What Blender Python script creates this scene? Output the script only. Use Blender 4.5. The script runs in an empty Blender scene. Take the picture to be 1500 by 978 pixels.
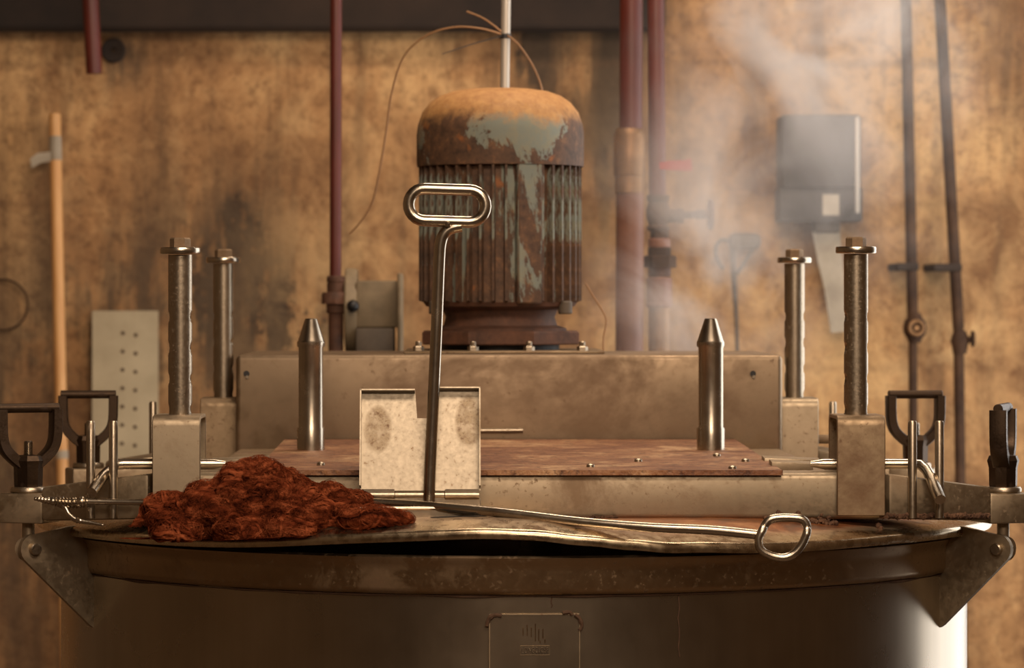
import bpy, bmesh, math, random
from mathutils import Vector, Matrix, noise
from mathutils.bvhtree import BVHTree
random.seed(7)
PI = math.pi
S = bpy.context.scene
C = S.collection

# ------------------------------------------------------------------ camera
CX, CY, CZ = -0.082, -5.15, 1.5
FP, VX, VY = 5000.0, 672.0, 445.0            # focal length and vanishing point in photo pixels
cam_d = bpy.data.cameras.new('camera')
cam_d.sensor_width = 36.0
cam_d.lens = 36.0 * FP / 1500.0
cam_d.shift_x = (750.0 - VX) / 1500.0
cam_d.shift_y = -(489.0 - VY) / 1500.0
cam_d.dof.use_dof = True
cam_d.dof.focus_distance = 4.68
cam_d.dof.aperture_fstop = 7.0
cam_d.clip_start = 0.1
cam = bpy.data.objects.new('camera', cam_d)
cam.location = (CX, CY, CZ)
cam.rotation_euler = (PI / 2, 0, 0)
C.objects.link(cam)
S.camera = cam

# ------------------------------------------------------------------ world and lights
W = bpy.data.worlds.new('world')
S.world = W
W.use_nodes = True
W.node_tree.nodes['Background'].inputs[0].default_value = (0.80, 0.9, 1.0, 1)
W.node_tree.nodes['Background'].inputs[1].default_value = 0.5


def area(name, loc, target, sx, sy, power, col):
    l = bpy.data.lights.new(name, 'AREA')
    l.shape = 'RECTANGLE'
    l.size, l.size_y = sx, sy
    l.energy = power
    l.color = col
    o = bpy.data.objects.new(name, l)
    o.location = loc
    o.rotation_euler = (Vector(target) - Vector(loc)).to_track_quat('-Z', 'Y').to_euler()
    C.objects.link(o)
    return o


WARM = (1.0, 0.78, 0.59)
XL, XR, YF, ZC, WY = -2.6, 1.45, -6.4, 3.3, 2.4   # room: left, right, front, ceiling, back
area('ceiling_lamp_rear', (0.5, -5.6, 3.05), (0.1, 0.0, 1.4), 2.2, 0.6, 70, WARM)
area('ceiling_lamp_front', (0.35, -2.3, 3.15), (0.25, 0.4, 1.2), 1.6, 0.6, 66, WARM)
area('ceiling_lamp_middle', (0.35, 0.6, 3.2), (0.35, 1.0, 1.2), 1.2, 0.5, 30, WARM)
area('window_daylight', (XR + .12, 1.15, 1.55), (XR - 1, 1.15, 1.55), 2.0, 2.1, 32, (1.0, 0.95, 0.9))

S.view_settings.view_transform = 'Standard'
S.view_settings.look = 'None'
S.view_settings.gamma = 1.0
S.view_settings.use_curve_mapping = False
S.view_settings.exposure = 0.1
S.cycles.use_denoising = True
S.cycles.max_bounces = 8
S.cycles.volume_bounces = 1
S.cycles.volume_step_rate = 2.0

# ------------------------------------------------------------------ helpers
def P(x, y, d):
    """real-world point that stands d metres before the camera plane, read off a photo position"""
    return Vector((CX + (x - VX) * d / FP, CY + d, CZ - (y - VY) * d / FP))


def new_obj(name, mesh, mat=None, parent=None):
    o = bpy.data.objects.new(name, mesh)
    C.objects.link(o)
    if mat is not None and not mesh.materials:
        mesh.materials.append(mat)
    if parent is not None:
        o.parent = parent
    return o


def base_of(parent):
    v = Vector((0, 0, 0))
    while parent is not None:
        v += parent.location
        parent = parent.parent
    return v


def obj(name, bm, mat, parent=None, smooth=40, local=False):
    """link bm as one mesh object; bm is in world coordinates unless local"""
    if parent is not None and not local:
        bmesh.ops.translate(bm, verts=bm.verts, vec=-base_of(parent))
    me = bpy.data.meshes.new(name)
    bmesh.ops.recalc_face_normals(bm, faces=bm.faces)
    if smooth:
        a = math.radians(smooth)
        for f in bm.faces:
            f.smooth = True
        for e in bm.edges:
            if len(e.link_faces) == 2 and e.calc_face_angle(0) > a:
                e.smooth = False
    bm.to_mesh(me)
    bm.free()
    return new_obj(name, me, mat, parent)


def thing(name, label, cat, loc=(0, 0, 0), group=None):
    o = bpy.data.objects.new(name, None)
    C.objects.link(o)
    o.location = loc
    o.empty_display_size = 0.05
    return tag(o, label, cat, group)


def tag(o, label, cat, group=None, kind=None):
    if label:
        o['label'] = label
    if cat:
        o['category'] = cat
    if group:
        o['group'] = group
    if kind:
        o['kind'] = kind
    return o


def copy_tree(o, parent=None):
    c = o.copy()
    C.objects.link(c)
    c.parent = parent
    for ch in list(o.children):
        copy_tree(ch, c)
    return c


def box(bm, x0, x1, y0, y1, z0, z1, bev=0.0, seg=2, M=None):
    vs = [bm.verts.new((x, y, z)) for x in (x0, x1) for y in (y0, y1) for z in (z0, z1)]
    q = [(0, 1, 3, 2), (4, 6, 7, 5), (0, 4, 5, 1), (2, 3, 7, 6), (0, 2, 6, 4), (1, 5, 7, 3)]
    fs = [bm.faces.new([vs[i] for i in f]) for f in q]
    allv = vs
    if bev > 0:
        es = list({e for f in fs for e in f.edges})
        r = bmesh.ops.bevel(bm, geom=es, offset=bev, segments=seg, affect='EDGES', profile=0.5)
        allv = list({v for f in r['faces'] for v in f.verts} | {v for v in vs if v.is_valid})
        allv = list({v for f in bm.faces for v in f.verts if v in set(allv)})
    if M is not None:
        bmesh.ops.transform(bm, matrix=M, verts=allv)
    return bm


def hull8(bm, a, b, bev=0.0):
    """a, b: four corners each (same order)"""
    va = [bm.verts.new(v) for v in a]
    vb = [bm.verts.new(v) for v in b]
    fs = [bm.faces.new(va[::-1]), bm.faces.new(vb)]
    for i in range(4):
        j = (i + 1) % 4
        fs.append(bm.faces.new((va[i], va[j], vb[j], vb[i])))
    if bev:
        es = list({e for f in fs for e in f.edges})
        bmesh.ops.bevel(bm, geom=es, offset=bev, segments=2, affect='EDGES', profile=0.5)
    return bm


def lathe(bm, prof, seg=32, c=(0, 0, 0), ax='Z', closed=False, M=None):
    """prof: (radius, height) list"""
    rings = []
    new = []
    for r, h in prof:
        if r < 1e-6:
            v = bm.verts.new((0, 0, h))
            new.append(v)
            rings.append([v])
        else:
            ring = [bm.verts.new((r * math.cos(2 * PI * i / seg), r * math.sin(2 * PI * i / seg), h)) for i in range(seg)]
            new += ring
            rings.append(ring)
    pairs = list(zip(rings[:-1], rings[1:]))
    if closed:
        pairs.append((rings[-1], rings[0]))
    for a, b in pairs:
        if len(a) == 1 and len(b) == 1:
            continue
        for i in range(seg):
            j = (i + 1) % seg
            if len(a) == 1:
                bm.faces.new((a[0], b[j], b[i]))
            elif len(b) == 1:
                bm.faces.new((a[i], a[j], b[0]))
            else:
                bm.faces.new((a[i], a[j], b[j], b[i]))
    if ax == 'X':
        bmesh.ops.rotate(bm, verts=new, cent=(0, 0, 0), matrix=Matrix.Rotation(PI / 2, 3, 'Y'))
    elif ax == 'Y':
        bmesh.ops.rotate(bm, verts=new, cent=(0, 0, 0), matrix=Matrix.Rotation(-PI / 2, 3, 'X'))
    if M is not None:
        bmesh.ops.transform(bm, matrix=M, verts=new)
    bmesh.ops.translate(bm, verts=new, vec=c)
    return bm


def cyl(bm, p0, p1, r0, r1=None, seg=20, bev=0.0):
    p0, p1 = Vector(p0), Vector(p1)
    r1 = r0 if r1 is None else r1
    L = (p1 - p0).length
    q = (p1 - p0).to_track_quat('Z', 'Y').to_matrix().to_4x4()
    prof = [(0, 0), (r0, 0), (r1, L), (0, L)]
    if bev:
        prof = [(0, 0), (r0 - bev, 0), (r0, bev), (r1, L - bev), (r1 - bev, L), (0, L)]
    return lathe(bm, prof, seg, c=p0, M=q)


def hexa(bm, c, r, h, M=None):
    return lathe(bm, [(0, 0), (r, 0), (r, h * 0.85), (r * 0.86, h), (0, h)], 6, c=c, M=M)


def spline(pts, n=8, closed=False):
    """Catmull-Rom through pts (tuples of any length)"""
    out = []
    m = len(pts)
    rng = range(m) if closed else range(m - 1)
    for i in rng:
        if closed:
            p = [pts[(i + k - 1) % m] for k in range(4)]
        else:
            p = [pts[max(0, min(m - 1, i + k - 1))] for k in range(4)]
        for s in range(n):
            t = s / n
            out.append(tuple(0.5 * (2 * b + (c - a) * t + (2 * a - 5 * b + 4 * c - d) * t * t + (3 * b - a - 3 * c + d) * t ** 3)
                             for a, b, c, d in zip(*p)))
    if not closed:
        out.append(tuple(pts[-1]))
    return out


def tube(bm, path, r, seg=10, closed=False, sect=None, caps=True, up=None):
    """sweep a circle (or section list of (u,v)) along path; r number or list"""
    P_ = [Vector(p) for p in path]
    n = len(P_)
    T = []
    for i in range(n):
        if closed:
            t = P_[(i + 1) % n] - P_[i - 1]
        else:
            t = P_[min(n - 1, i + 1)] - P_[max(0, i - 1)]
        T.append(t.normalized())
    u = Vector(up) if up else (Vector((0, 0, 1)) if abs(T[0].z) < 0.9 else Vector((1, 0, 0)))
    u = (u - T[0] * u.dot(T[0])).normalized()
    rings = []
    for i in range(n):
        if up:
            u = Vector(up)
        u = (u - T[i] * u.dot(T[i])).normalized()
        v = T[i].cross(u)
        rr = r[i] if isinstance(r, (list, tuple)) else r
        if sect:
            ring = [bm.verts.new(P_[i] + u * (a * rr) + v * (b * rr)) for a, b in sect]
        else:
            ring = [bm.verts.new(P_[i] + u * (rr * math.cos(2 * PI * k / seg)) + v * (rr * math.sin(2 * PI * k / seg))) for k in range(seg)]
        rings.append(ring)
    m = len(rings[0])
    for i in range(n if closed else n - 1):
        a, b = rings[i], rings[(i + 1) % n]
        for k in range(m):
            j = (k + 1) % m
            bm.faces.new((a[k], a[j], b[j], b[k]))
    if not closed and caps:
        bm.faces.new(rings[0][::-1])
        bm.faces.new(rings[-1])
    return bm


def prism(bm, outline, depth, M=None):
    """outline (x, z) polygon extruded along +Y by depth, centred"""
    a = [bm.verts.new((x, -depth / 2, z)) for x, z in outline]
    b = [bm.verts.new((x, depth / 2, z)) for x, z in outline]
    bm.faces.new(a)
    bm.faces.new(b[::-1])
    n = len(outline)
    for i in range(n):
        j = (i + 1) % n
        bm.faces.new((a[i], b[i], b[j], a[j]))
    if M is not None:
        bmesh.ops.transform(bm, matrix=M, verts=a + b)
    return bm


B = bmesh.new

# ------------------------------------------------------------------ materials
def srgb(r, g, b):
    f = lambda c: (c / 12.92 if c <= 0.04045 else ((c + 0.055) / 1.055) ** 2.4)
    return (f(r / 255), f(g / 255), f(b / 255), 1)


class NT:
    def __init__(s, name):
        s.m = bpy.data.materials.new(name)
        s.m.use_nodes = True
        s.t = s.m.node_tree
        s.n = s.t.nodes
        s.bsdf = s.n['Principled BSDF']
        s.out = s.n['Material Output']
        s.co = s.n.new('ShaderNodeTexCoord').outputs['Object']

    def link(s, a, b):
        s.t.links.new(a, b)

    def put(s, sock, v):
        if hasattr(v, 'is_linked') or hasattr(v, 'links'):
            s.link(v, sock)
        else:
            sock.default_value = v

    def mapping(s, scale=(1, 1, 1), loc=(0, 0, 0), co=None):
        n = s.n.new('ShaderNodeMapping')
        s.link(co or s.co, n.inputs[0])
        n.inputs['Scale'].default_value = scale
        n.inputs['Location'].default_value = loc
        return n.outputs[0]

    def noise(s, scale, detail=4, rough=0.55, co=None, dist=0.0):
        n = s.n.new('ShaderNodeTexNoise')
        n.inputs['Scale'].default_value = scale
        n.inputs['Detail'].default_value = detail
        n.inputs['Roughness'].default_value = rough
        n.inputs['Distortion'].default_value = dist
        s.link(co or s.co, n.inputs['Vector'])
        return n.outputs[0]

    def ramp(s, fac, *stops, interp='LINEAR'):
        n = s.n.new('ShaderNodeValToRGB')
        n.color_ramp.interpolation = interp
        e = n.color_ramp.elements
        while len(e) < len(stops):
            e.new(0.5)
        for i, (p, c) in enumerate(stops):
            e[i].position = p
            e[i].color = c if isinstance(c, tuple) else (c, c, c, 1)
        s.link(fac, n.inputs[0])
        return n.outputs[0]

    def mix(s, fac, a, b, mode='MIX'):
        n = s.n.new('ShaderNodeMix')
        n.data_type = 'RGBA'
        n.blend_type = mode
        s.put(n.inputs[0], fac)
        s.put(n.inputs[6], a)
        s.put(n.inputs[7], b)
        return n.outputs[2]

    def math(s, op, a, b=0.0, clamp=False):
        n = s.n.new('ShaderNodeMath')
        n.operation = op
        n.use_clamp = clamp
        s.put(n.inputs[0], a)
        s.put(n.inputs[1], b)
        return n.outputs[0]

    def sep(s, co=None):
        n = s.n.new('ShaderNodeSeparateXYZ')
        s.link(co or s.co, n.inputs[0])
        return n.outputs

    def bump(s, h, strength=0.3, dist=0.002):
        n = s.n.new('ShaderNodeBump')
        n.inputs['Strength'].default_value = strength
        n.inputs['Distance'].default_value = dist
        s.link(h, n.inputs['Height'])
        s.link(n.outputs[0], s.bsdf.inputs['Normal'])

    def set(s, **k):
        names = dict(col='Base Color', rough='Roughness', metal='Metallic', sheen='Sheen Weight', spec='Specular IOR Level', coat='Coat Weight')
        for a, v in k.items():
            s.put(s.bsdf.inputs[names[a]], v)
        return s.m

    def blob(s, cx, cz, rx, rz):
        """soft mark centred at (cx, cz) in the wall plane"""
        x, y, z = s.sep()
        dx = s.math('DIVIDE', s.math('SUBTRACT', x, cx), rx)
        dz = s.math('DIVIDE', s.math('SUBTRACT', z, cz), rz)
        d2 = s.math('ADD', s.math('MULTIPLY', dx, dx), s.math('MULTIPLY', dz, dz))
        return s.math('EXPONENT' if False else 'POWER', 2.718, s.math('MULTIPLY', d2, -1.0))


def metal(name, col, rough=0.34, stain=None, amount=0.5, scale=14, streak=None, bump=0.08):
    t = NT(name)
    n1 = t.noise(scale, 6, 0.62)
    n2 = t.noise(scale * 9, 4, 0.6)
    c = t.mix(t.ramp(n1, (0.35, 0.0), (0.7, 1.0)), tuple(x * 0.84 for x in col[:3]) + (1,), col)
    r = t.ramp(n1 if rough < .3 else n2, (0.3, rough * 0.9), (0.75, min(1, rough * 1.25)))
    mt = 1.0
    if streak:
        n3 = t.noise(1.0, 3, 0.6, co=t.mapping(streak))
        c = t.mix(t.ramp(n3, (0.35, 0.0), (0.75, 0.3)), c, tuple(x * 0.5 for x in col[:3]) + (1,))
    if stain:
        n4 = t.noise(scale * 0.6, 8, 0.7, dist=0.4)
        f = t.math('MULTIPLY', t.ramp(n4, (0.60 - 0.25 * amount, 0.0), (0.68 - 0.1 * amount, 1.0)), 0.5 + 0.5 * amount)
        sp = t.ramp(t.noise(scale * 14, 3, 0.6), (0.60, 0.0), (0.70, 0.75))
        f = t.math('MAXIMUM', f, t.math('MULTIPLY', sp, t.ramp(n1, (0.4, 0.2), (0.6, 1.0))))
        c = t.mix(f, c, stain)
        r = t.math('ADD', r, t.math('MULTIPLY', f, 0.35), True)
        mt = t.math('SUBTRACT', 1.0, t.math('MULTIPLY', f, 0.8), True)
    t.set(col=c, rough=r, metal=mt)
    if bump:
        t.bump(n2, bump, 0.001)
    return t.m


STEEL = srgb(172, 158, 138)
M = {}
M['steel'] = metal('steel', STEEL, 0.33, srgb(120, 94, 66), 0.05, 20)
M['steel_bright'] = metal('steel_bright', srgb(192, 180, 162), 0.24, None, 0, 30, bump=0.0)
M['steel_dull'] = metal('steel_dull', srgb(170, 154, 130), 0.48, srgb(122, 96, 68), 0.3, 10)
M['steel_brown'] = metal('steel_brown', srgb(152, 132, 106), 0.52, srgb(108, 80, 56), 0.5, 12)
M['drum'] = metal('drum_steel', srgb(166, 152, 132), 0.27, None, 0, 4, streak=(26, 26, 1.2), bump=0.03)
M['collar'] = metal('collar_steel', srgb(164, 140, 110), 0.34, srgb(84, 58, 38), 0.3, 9)
M['iron'] = metal('black_iron', srgb(78, 64, 52), 0.46, srgb(58, 40, 28), 0.3, 40, bump=0.15)
M['box'] = metal('box_steel', srgb(156, 136, 112), 0.48, srgb(122, 98, 74), 0.4, 5)
t = NT('flap_steel')     # pale sheet with two limescale-ringed marks and fine specks
n1 = t.noise(12, 5, 0.6)
n2 = t.noise(170, 4, 0.65)
n3 = t.noise(70, 5, 0.7)
c = t.mix(n1, srgb(150, 138, 120), srgb(172, 160, 140))
marks = t.math('ADD', t.blob(-.192, .150, .018, .030), t.blob(-.068, .160, .018, .034), True)
f = t.math('MULTIPLY', t.ramp(marks, (0.28, 0.0), (0.5, 1.0)), t.ramp(n3, (0.38, 1.0), (0.6, 0.25)))
c = t.mix(f, c, t.ramp(n2, (0.3, srgb(110, 76, 46)), (0.55, srgb(196, 176, 146))))
c = t.mix(t.ramp(n2, (0.62, 0.0), (0.74, 0.8)), c, srgb(120, 88, 56))
t.set(col=c, rough=t.math('ADD', t.ramp(n2, (0.3, 0.42), (0.7, 0.56)), t.math('MULTIPLY', f, 0.3), True), metal=t.math('SUBTRACT', 1.0, t.math('MULTIPLY', f, 0.7), True))
t.bump(n1, 0.10, 0.004)
M['flap'] = t.m

t = NT('rust_weld')
M['weld'] = t.set(col=t.mix(t.noise(90), srgb(44, 30, 20), srgb(92, 64, 42)), rough=0.85)
t = NT('dark_bath')
M['bath'] = t.set(col=srgb(26, 14, 9), rough=0.15)
t = NT('black_plastic')
M['black'] = t.set(col=srgb(24, 22, 22), rough=0.5)

# brown dye residue on the deck plate
t = NT('deck_residue')
n1 = t.noise(7, 7, 0.72, dist=0.6)
n2 = t.noise(60, 4, 0.75)
c = t.ramp(n1, (0.34, srgb(92, 52, 28)), (0.46, srgb(122, 80, 52)), (0.56, srgb(148, 106, 72)), (0.68, srgb(190, 156, 116)))
c = t.mix(t.ramp(n2, (0.34, 0.9), (0.5, 0.0)), c, srgb(70, 40, 24))
M['deck'] = t.set(col=c, rough=t.ramp(n1, (0.3, 0.62), (0.8, 0.5)), metal=0.0)
t.bump(n2, 0.8, 0.004)

# lid: bare steel at the rolled edge, dye stain further in
t = NT('lid_steel')
x, y, z = t.sep()
rad = t.math('SQRT', t.math('ADD', t.math('MULTIPLY', x, x), t.math('MULTIPLY', y, y)))
n1 = t.noise(9, 7, 0.68, dist=0.5)
n2 = t.noise(60, 4, 0.6)
inner = t.ramp(t.math('ADD', rad, t.math('MULTIPLY', t.math('SUBTRACT', n1, 0.5), 0.10)), (0.655, 1.0), (0.69, 0.0))
side = t.ramp(x, (0.0, 0.35), (0.12, 1.0))
dye = t.math('MULTIPLY', t.math('MULTIPLY', inner, side), t.ramp(n1, (0.25, 0.8), (0.5, 1.0)))
c = t.mix(t.ramp(n2, (0.3, 0.0), (0.7, 1.0)), srgb(172, 154, 128), srgb(204, 186, 156))
c = t.mix(dye, c, t.ramp(n1, (0.38, srgb(84, 42, 22)), (0.5, srgb(140, 84, 46)), (0.62, srgb(174, 124, 78))))
t.set(col=c, rough=t.math('ADD', t.ramp(n2, (0.3, 0.2), (0.75, 0.38)), t.math('MULTIPLY', dye, 0.12), True),
      metal=t.math('SUBTRACT', 1.0, t.math('MULTIPLY', dye, 0.85), True))
t.bump(n1, 0.10, 0.004)
M['lid'] = t.m

# motor: flaking grey-blue paint over rust, ochre dust lying on top
def motor_mat(name, paint_lo, dust):
    t = NT(name)
    n1 = t.noise(11 if dust else 9, 10, 0.72, co=t.mapping((1, 1, 0.8 if dust else 0.28)), dist=0.3)
    n2 = t.noise(55, 5, 0.7)
    rust = t.ramp(n2, (0.3, srgb(58, 42, 31)), (0.55, srgb(92, 66, 47)), (0.75, srgb(132, 94, 60)))
    paint = t.mix(t.ramp(n2, (0.45, 0.0), (0.75, 0.7)), srgb(120, 126, 116), srgb(140, 130, 100))
    pn = t.math('ADD', n1, t.math('MULTIPLY', t.math('SUBTRACT', t.blob(.025, .368, .085, .042), 0.55), 0.22)) if dust else n1
    f = t.ramp(pn, (paint_lo, 0.0), (paint_lo + 0.02, 1.0))
    c = t.mix(f, rust, paint)
    spots = t.ramp(t.noise(30, 3, 0.5), (0.66, 0.0), (0.74, 0.9))
    c = t.mix(spots, c, srgb(142, 88, 46))
    if dust:
        g = t.n.new('ShaderNodeNewGeometry')
        up = t.n.new('ShaderNodeSeparateXYZ')
        t.link(g.outputs['Normal'], up.inputs[0])
        d = t.ramp(t.math('ADD', up.outputs[2], t.math('MULTIPLY', t.math('SUBTRACT', n1, 0.5), 1.6)), (0.2, 0.0), (0.5, 0.92))
        c = t.mix(d, c, t.ramp(n2, (0.3, srgb(150, 104, 58)), (0.7, srgb(184, 140, 84))))
    t.set(col=c, rough=0.72)
    t.bump(t.mix(0.5, f, n2), 0.4, 0.003)
    return t.m


M['cowl'] = motor_mat('flaking_cowl_paint', 0.47, True)
M['motor'] = motor_mat('rusted_motor_paint', 0.555, False)
t = NT('rusty_brown_iron')
M['rust'] = t.set(col=t.ramp(t.noise(30, 6, 0.7), (0.3, srgb(58, 38, 28)), (0.7, srgb(104, 68, 48))), rough=0.75)
t = NT('red_oxide_paint')
M['red'] = t.set(col=t.ramp(t.noise(14, 5, 0.6, co=t.mapping((1, 1, 0.4))), (0.3, srgb(68, 26, 18)), (0.7, srgb(98, 38, 27))), rough=0.5)
t = NT('bright_red_paint')
M['lever'] = t.set(col=srgb(150, 34, 30), rough=0.45)
t = NT('brown_pipe')
M['brown'] = t.set(col=t.ramp(t.noise(12, 5, 0.6), (0.3, srgb(96, 60, 46)), (0.7, srgb(132, 88, 66))), rough=0.55)
t = NT('dark_pipe')
M['dark'] = t.set(col=t.ramp(t.noise(16, 5, 0.6), (0.3, srgb(46, 34, 28)), (0.7, srgb(82, 60, 44))), rough=0.85, spec=0.2)
t = NT('brass_brown')
M['brass'] = t.set(col=t.ramp(t.noise(30, 5, 0.6), (0.3, srgb(108, 78, 48)), (0.7, srgb(150, 112, 74))), rough=0.5, metal=0.5)
t = NT('grey_green_paint')
M['grey'] = t.set(col=t.ramp(t.noise(16, 6, 0.65), (0.3, srgb(112, 98, 76)), (0.7, srgb(150, 132, 104))), rough=0.65)
t = NT('dark_grey_paint')
M['dgrey'] = t.set(col=t.ramp(t.noise(14, 6, 0.65), (0.3, srgb(70, 60, 50)), (0.7, srgb(96, 84, 70))), rough=0.65)
t = NT('switch_grey')
M['switch'] = t.set(col=t.ramp(t.noise(8, 5, 0.6), (0.3, srgb(40, 36, 33)), (0.7, srgb(58, 52, 47))), rough=0.6)
t = NT('galvanised_conduit')
M['conduit'] = t.set(col=srgb(186, 178, 166), rough=0.45, metal=0.4)
t = NT('wire_sheath')
M['wire'] = t.set(col=srgb(150, 112, 76), rough=0.5)
t = NT('pale_wood')
M['wood'] = t.set(col=t.ramp(t.noise(9, 4, 0.6, co=t.mapping((8, 8, 0.6))), (0.3, srgb(206, 150, 92)), (0.7, srgb(226, 176, 116))), rough=0.5)
t = NT('white_paper')
M['paper'] = t.set(col=t.ramp(t.noise(20), (0.3, srgb(154, 142, 124)), (0.7, srgb(186, 174, 154))), rough=0.8)
t = NT('sheet_panel')
M['panel'] = t.set(col=t.ramp(t.noise(7, 5, 0.6), (0.3, srgb(160, 146, 118)), (0.7, srgb(188, 174, 144))), rough=0.55)
t = NT('dark_brown_shade')
M['soffit'] = t.set(col=t.ramp(t.noise(5, 6, 0.6), (0.3, srgb(30, 22, 17)), (0.7, srgb(54, 40, 30))), rough=0.9)  # shade of the wall-top beam put into the colour; clamps and sleeve share it
t = NT('dim_plaster')
M['plaster'] = t.set(col=t.ramp(t.noise(2, 5, 0.6), (0.3, srgb(84, 68, 52)), (0.7, srgb(112, 92, 70))), rough=0.9)
t = NT('floor_concrete')
M['floor'] = t.set(col=t.ramp(t.noise(3, 6, 0.6), (0.3, srgb(80, 64, 50)), (0.7, srgb(120, 98, 76))), rough=0.6)
t = NT('wool_dyed')
n1 = t.noise(34, 5, 0.65, co=t.mapping((0.7, 1, 1.3)), dist=1.5)
M['wool'] = t.set(col=t.ramp(n1, (0.36, srgb(58, 25, 14)), (0.5, srgb(104, 48, 27)), (0.64, srgb(152, 82, 51))), rough=1.0, spec=0.0)
t.bump(t.noise(260, 4, 0.7), 0.6, 0.003)
t = NT('dark_lint')
M['lint'] = t.set(col=t.ramp(t.noise(90), (0.3, srgb(34, 30, 28)), (0.7, srgb(66, 58, 52))), rough=0.9)
t = NT('brown_lint')
M['crust'] = t.set(col=t.ramp(t.noise(80), (0.3, srgb(58, 36, 24)), (0.7, srgb(108, 78, 56))), rough=0.95)

t = NT('light_plaster')
M['plaster_light'] = t.set(col=t.ramp(t.noise(2, 5, 0.6), (0.3, srgb(176, 150, 118)), (0.7, srgb(204, 178, 144))), rough=0.9)
t = NT('mid_plaster')
M['plaster_mid'] = t.set(col=t.ramp(t.noise(2, 5, 0.6), (0.3, srgb(112, 94, 72)), (0.7, srgb(140, 118, 92))), rough=0.9)

# concrete wall: ochre wash, trowel mottling, vertical drip streaks, dark stains, dimmer left side painted in
t = NT('ochre_concrete_wall')
n_big = t.noise(2.3, 6, 0.6)
n_mid = t.noise(9, 6, 0.68, co=t.mapping((1, 1, 0.8)), dist=0.6)
n_fine = t.noise(38, 5, 0.7)
n_drip = t.noise(1.0, 5, 0.65, co=t.mapping((13, 13, 1.5)))
c = t.ramp(t.mix(0.35, n_big, n_mid), (0.40, srgb(132, 96, 62)), (0.5, srgb(178, 134, 88)), (0.58, srgb(210, 168, 116)))
c = t.mix(t.ramp(n_fine, (0.34, 0.6), (0.52, 0.0)), c, srgb(104, 70, 42))
n_sp = t.noise(22, 6, 0.75, dist=1.0)
c = t.mix(t.ramp(n_sp, (0.36, 0.3), (0.47, 0.0)), c, srgb(112, 76, 46))
c = t.mix(t.ramp(n_sp, (0.56, 0.0), (0.68, 0.3)), c, srgb(214, 172, 120))
c = t.mix(t.ramp(n_drip, (0.5, 0.0), (0.68, 0.65)), c, srgb(98, 72, 48))
damp_shade = t.math('ADD', t.blob(-0.60, 1.42, 0.30, 0.36), t.math('MULTIPLY', t.blob(-1.1, 1.15, 0.6, 0.55), 1.0))  # stains; the broad left blob also paints in the dimmer light there
damp_shade = t.math('ADD', damp_shade, t.math('MULTIPLY', t.blob(0.15, 1.95, 0.13, 0.35), 0.8))
damp_shade = t.math('ADD', damp_shade, t.math('MULTIPLY', t.blob(0.30, 1.75, 0.12, 0.45), 0.6))
damp_shade = t.math('ADD', damp_shade, t.math('MULTIPLY', t.blob(1.25, 2.0, 0.2, 0.35), 0.7))
damp_shade = t.math('ADD', damp_shade, t.math('MULTIPLY', t.blob(-0.83, 2.04, 0.06, 0.06), 1.2))
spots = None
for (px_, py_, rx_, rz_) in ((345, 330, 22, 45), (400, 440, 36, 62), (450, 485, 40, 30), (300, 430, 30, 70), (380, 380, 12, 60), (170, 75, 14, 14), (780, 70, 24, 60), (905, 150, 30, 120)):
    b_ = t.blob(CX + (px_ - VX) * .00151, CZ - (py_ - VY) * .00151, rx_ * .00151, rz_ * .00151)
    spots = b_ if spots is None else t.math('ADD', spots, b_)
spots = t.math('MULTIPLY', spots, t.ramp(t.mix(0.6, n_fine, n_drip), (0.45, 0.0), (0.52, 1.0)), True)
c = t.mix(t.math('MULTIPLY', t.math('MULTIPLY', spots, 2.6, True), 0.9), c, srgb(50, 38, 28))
dm = t.math('MULTIPLY', damp_shade, t.ramp(t.mix(0.6, n_mid, n_drip), (0.44, 0.3), (0.52, 1.0)), True)
c = t.mix(t.math('MULTIPLY', dm, 0.85), c, t.mix(n_fine, srgb(58, 46, 34), srgb(98, 80, 60)))
pale = t.math('MULTIPLY', t.math('ADD', t.blob(-0.33, 1.55, 0.16, 0.3), t.blob(0.75, 1.45, 0.5, 0.4)), t.ramp(n_mid, (0.4, 0.0), (0.6, 1.0)), True)
c = t.mix(t.math('MULTIPLY', pale, 0.6), c, srgb(214, 176, 124))
x, y, z = t.sep()
seam = None
for zz in (1.36, 1.72, 2.03):
    d = t.math('ABSOLUTE', t.math('SUBTRACT', t.math('ADD', z, t.math('MULTIPLY', t.math('SUBTRACT', n_mid, 0.5), 0.02)), zz))
    s_ = t.ramp(d, (0.0, 1.0), (0.014, 0.0))
    seam = s_ if seam is None else t.math('MAXIMUM', seam, s_)
c = t.mix(t.math('MULTIPLY', t.math('MULTIPLY', seam, t.ramp(n_big, (0.4, 0.0), (0.6, 1.0))), 0.4), c, srgb(96, 68, 44))
t.set(col=c, rough=0.9)
t.bump(t.mix(0.5, n_mid, n_fine), 0.5, 0.01)
M['wall'] = t.m

# ------------------------------------------------------------------ room


def struct(name, bm, mat, parent=None, smooth=0):
    o = obj(name, bm, mat, parent, smooth)
    if parent is None:
        o['kind'] = 'structure'
    return o


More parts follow.
